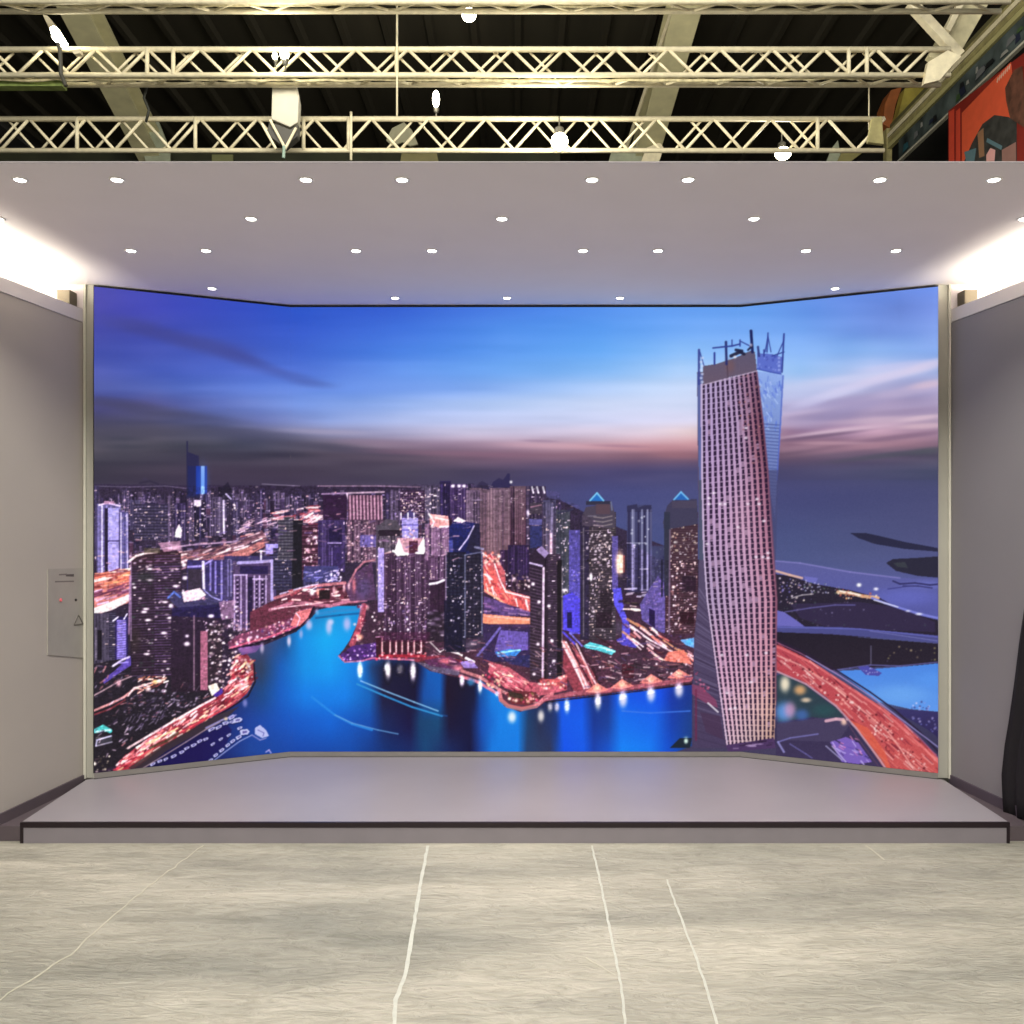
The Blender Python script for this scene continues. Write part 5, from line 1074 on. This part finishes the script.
# right side of the hall: gallery edge running away from us
XG = 5.5
bm = bm_new(); add_box(bm, XG+1.0, 8.2, 0, XG+1.15, 19.8, 8.5); struct('wall_hall_right', bm, mat('hall_side', (24, 23, 20), .9))
t = thing('gallery_rail', 'olive steel gallery edge sloping down across the top right corner', 'rail', (XG, 11, 7.3))
for z0, z1, x, m in [(7.30,7.36,XG,cream),(7.375,7.42,XG+.02,olive),(7.22,7.29,XG+.01,olive),(7.44,7.50,XG+.04,mat('olive_dark',(92,88,58),.6)),(7.14,7.205,XG,mat('olive_pale',(178,172,120),.6))]:
    bm = bm_new(); add_box(bm, x, 8.4, z0, x+.06, 13.3, z1); obj('rail', bm, m, t)
bm = bm_new(); add_box(bm, XG-.01, 13.3, 6.6, XG+.07, 13.42, 7.45); obj('post', bm, olive, t)
t = thing('advert_band', 'dark blue and grey advertising band below the gallery edge, top right', 'banner', (XG, 11, 6.95))
bm = bm_new(); add_box(bm, XG+.02, 8.4, 6.83, XG+.06, 12.95, 7.12); obj('panel', bm, mat('band_teal', (66, 76, 76), .6, noise=.9, nscale=3), t)
random.seed(9)
for k in range(26):
    y = random.uniform(8.8, 12.6); z = random.uniform(6.86, 7.0); w = random.uniform(.05, .25); h = random.uniform(.04, .1)
    m = [mat('band_a', (30, 36, 60), .6), mat('band_b', (150, 150, 146), .6), mat('band_c', (40, 84, 96), .6), mat('band_d', (60, 84, 50), .6), mat('band_e', (16, 18, 22), .6), mat('band_f', (110, 112, 116), .6)][k % 6]
    bm = bm_new(); a = random.uniform(-.05, .05); x = XG+.016-.0006*k
    add_loft(bm, [(x-.003, y, z), (x-.003, y+w, z+a*.3), (x-.003, y+w*.8, z+h), (x-.003, y+w*.2, z+h*.9)], [(x, y, z), (x, y+w, z+a*.3), (x, y+w*.8, z+h), (x, y+w*.2, z+h*.9)]); obj('printed_shape', bm, m, t)
bm = bm_new(); add_box(bm, XG, 8.4, 6.80, XG+.05, 12.95, 6.828); obj('edge_trim', bm, mat('trim_grey', (186, 184, 170), .5), t)
# red banner
def bp(px, py, off=0):
    y = (XG-.02)*F/(px-CX); return Vector((XG-.02-off, y, H-(py-CY)*y/F))
t = thing('red_banner', 'red and orange printed banner hanging at the top right corner', 'banner', (XG-.02, 10.5, 5.6))
def sheet(name, pts, m, o0, o1):
    bm = bm_new(); add_loft(bm, [bp(x, y, o0) for x, y in pts], [bp(x, y, o1) for x, y in pts]); return obj(name, bm, m, t)
sheet('border', [(949,111),(1060,26),(1060,240),(949,200)], mat('banner_dark_red', (134, 34, 24), .6), 0, .01)
sheet('side_stripe', [(950,112),(955,109),(955,205),(950,200)], mat('banner_red', (214, 74, 52), .6), .0105, .013)
sheet('side_stripe', [(957,111),(961,108),(961,205),(957,200)], MATS['banner_red'], .0105, .013)
sheet('printed_field', [(963,113),(1012,62),(1016,100),(1018,210),(963,205)], mat('banner_orange', (226, 92, 58), .6), .0105, .014)
dk = mat('banner_charcoal', (54, 54, 52), .6, noise=.5, nscale=9)
sheet('printed_figure', [(964,165),(974,142),(984,124),(996,115),(1010,117),(1018,122),(1018,210),(964,205)], dk, .0145, .018)
sheet('printed_figure', [(1007,88),(1016,70),(1024,66),(1030,130),(1012,118),(1008,100)], mat('banner_brown', (98, 62, 48), .6, noise=.5, nscale=9), .0185, .022)
sheet('printed_shape', [(979,133),(985,128),(986,156),(981,158)], mat('banner_tan', (150, 112, 84), .6), .0185, .020)
sheet('printed_shape', [(988,155),(992,148),(997,150),(996,162),(988,162)], mat('banner_pink', (226, 170, 166), .6), .0185, .020)
sheet('printed_shape', [(989,138),(1004,146),(1003,150),(988,142)], mat('banner_blue', (92, 122, 132), .6), .0185, .020)
sheet('printed_shape', [(966,152),(978,148),(976,162),(968,162)], MATS['banner_blue'], .0205, .022)
sheet('printed_shape', [(1004,150),(1018,142),(1018,205),(1004,190)], mat('banner_flesh', (150, 112, 104), .6), .0225, .024)
for k in range(7):
    x = 998+k*2.0; y = 82-k*2.2; sheet('lettering', [(x,y),(x+1.2,y-5),(x+1.8,y-4.4),(x+.7,y+1)], mat('banner_cream', (222, 190, 170), .6), .0145, .016)
# cream end frame where the trusses meet the gallery
D = 9.2
def bar(name, label, A, B, w, m=cream, D=D, D2=None):
    a, b = P(*A, D), P(*B, D2 or D); d = (b-a).normalized(); n = d.cross(Vector((0, 1, 0))).normalized()*w*D/F/2; q = Vector((0, .10, 0))
    bm = bm_new(); add_loft(bm, [a-n, a+n, a+n+q, a-n+q], [b-n, b+n, b+n+q, b-n+q]); return tag(obj(name, bm, m, bevel=.006), label, 'strut')
bar('end_strut', 'cream diagonal strut running down right from the topmost truss', (912,0), (962,54), 9, D=9.0)
bar('end_strut', 'broad cream slanting strut in the top right corner', (984,-14), (940,62), 26, mat('cream_broad', (200, 192, 156), .6, noise=.25, nscale=6), D=9.3)
bar('end_strut', 'short cream strut between diagonal and broad strut, top right', (968,-10), (948,30), 6, D=9.1)
flat('gusset_plate', [(928,62),(948,50),(962,56),(952,66),(940,80),(924,84)], 8.85, cream, 'cream corner plate at the right end of the middle truss', 'plate', .06)
flat('gusset_plate', [(872,118),(882,116),(884,144),(868,142)], 9.5, olive, 'olive end plate at the right end of the lowest truss', 'plate', .05)
flat('orange_duct', [(883,124),(885,104),(891,90),(902,87),(896,104),(891,128)], 13.6, mat('duct_orange', (150, 84, 38), .6, noise=.3, nscale=4), 'rusty orange curved panel behind the right ends of the trusses', 'panel', .3)
flat('yellow_panel', [(899,112),(905,88),(932,86),(916,104),(898,124),(892,130)], 13.4, mat('panel_olive', (140, 128, 52), .6, noise=.5, nscale=3), 'mottled yellow olive panel between the orange panel and the gallery edge', 'panel', .2)

# ============================================================ unseen area lights for the hall, camera
light('hall_fill_front', 'AREA', (0, -3.5, 7.2), 620*HLK, (1, .955, .87), 6, (math.radians(52), 0, 0), size_y=2.5)  # unseen soft fill added behind the camera for trusses, floor and walls
light('added_truss_wash', 'AREA', (0, 3.4, 6.2), 300*TRK, (1, .95, .80), 6, (math.pi/2, 0, 0), size_y=1.5)  # unseen wash above the booth, added to brighten the trusses
light('hall_over_floor', 'AREA', (0.6, 2.0, 6.6), 70*OVK, (1, .94, .82), 2.5, (math.radians(0), 0, 0), size_y=2)
w = bpy.data.worlds.new('world'); bpy.context.scene.world = w; w.use_nodes = True
w.node_tree.nodes['Background'].inputs['Color'].default_value = (.9, .88, .84, 1); w.node_tree.nodes['Background'].inputs['Strength'].default_value = WLD
cam = bpy.data.cameras.new('camera'); co = bpy.data.objects.new('camera', cam); COLL.objects.link(co)
co.location = (0, 0, H); co.rotation_euler = (math.pi/2, 0, 0)
cam.sensor_width = 36; cam.lens = F/1024*36; cam.shift_x = (512-CX)/1024; cam.shift_y = (CY-512)/1024
cam.clip_start = .05; cam.clip_end = 200
sc = bpy.context.scene; sc.camera = co
sc.view_settings.view_transform = 'Standard'; sc.view_settings.look = 'None'; sc.view_settings.exposure = 0; sc.view_settings.gamma = 1
sc.view_settings.use_curve_mapping = False
sc.cycles.max_bounces = 8; sc.cycles.diffuse_bounces = 5
sc.cycles.sample_clamp_indirect = 4
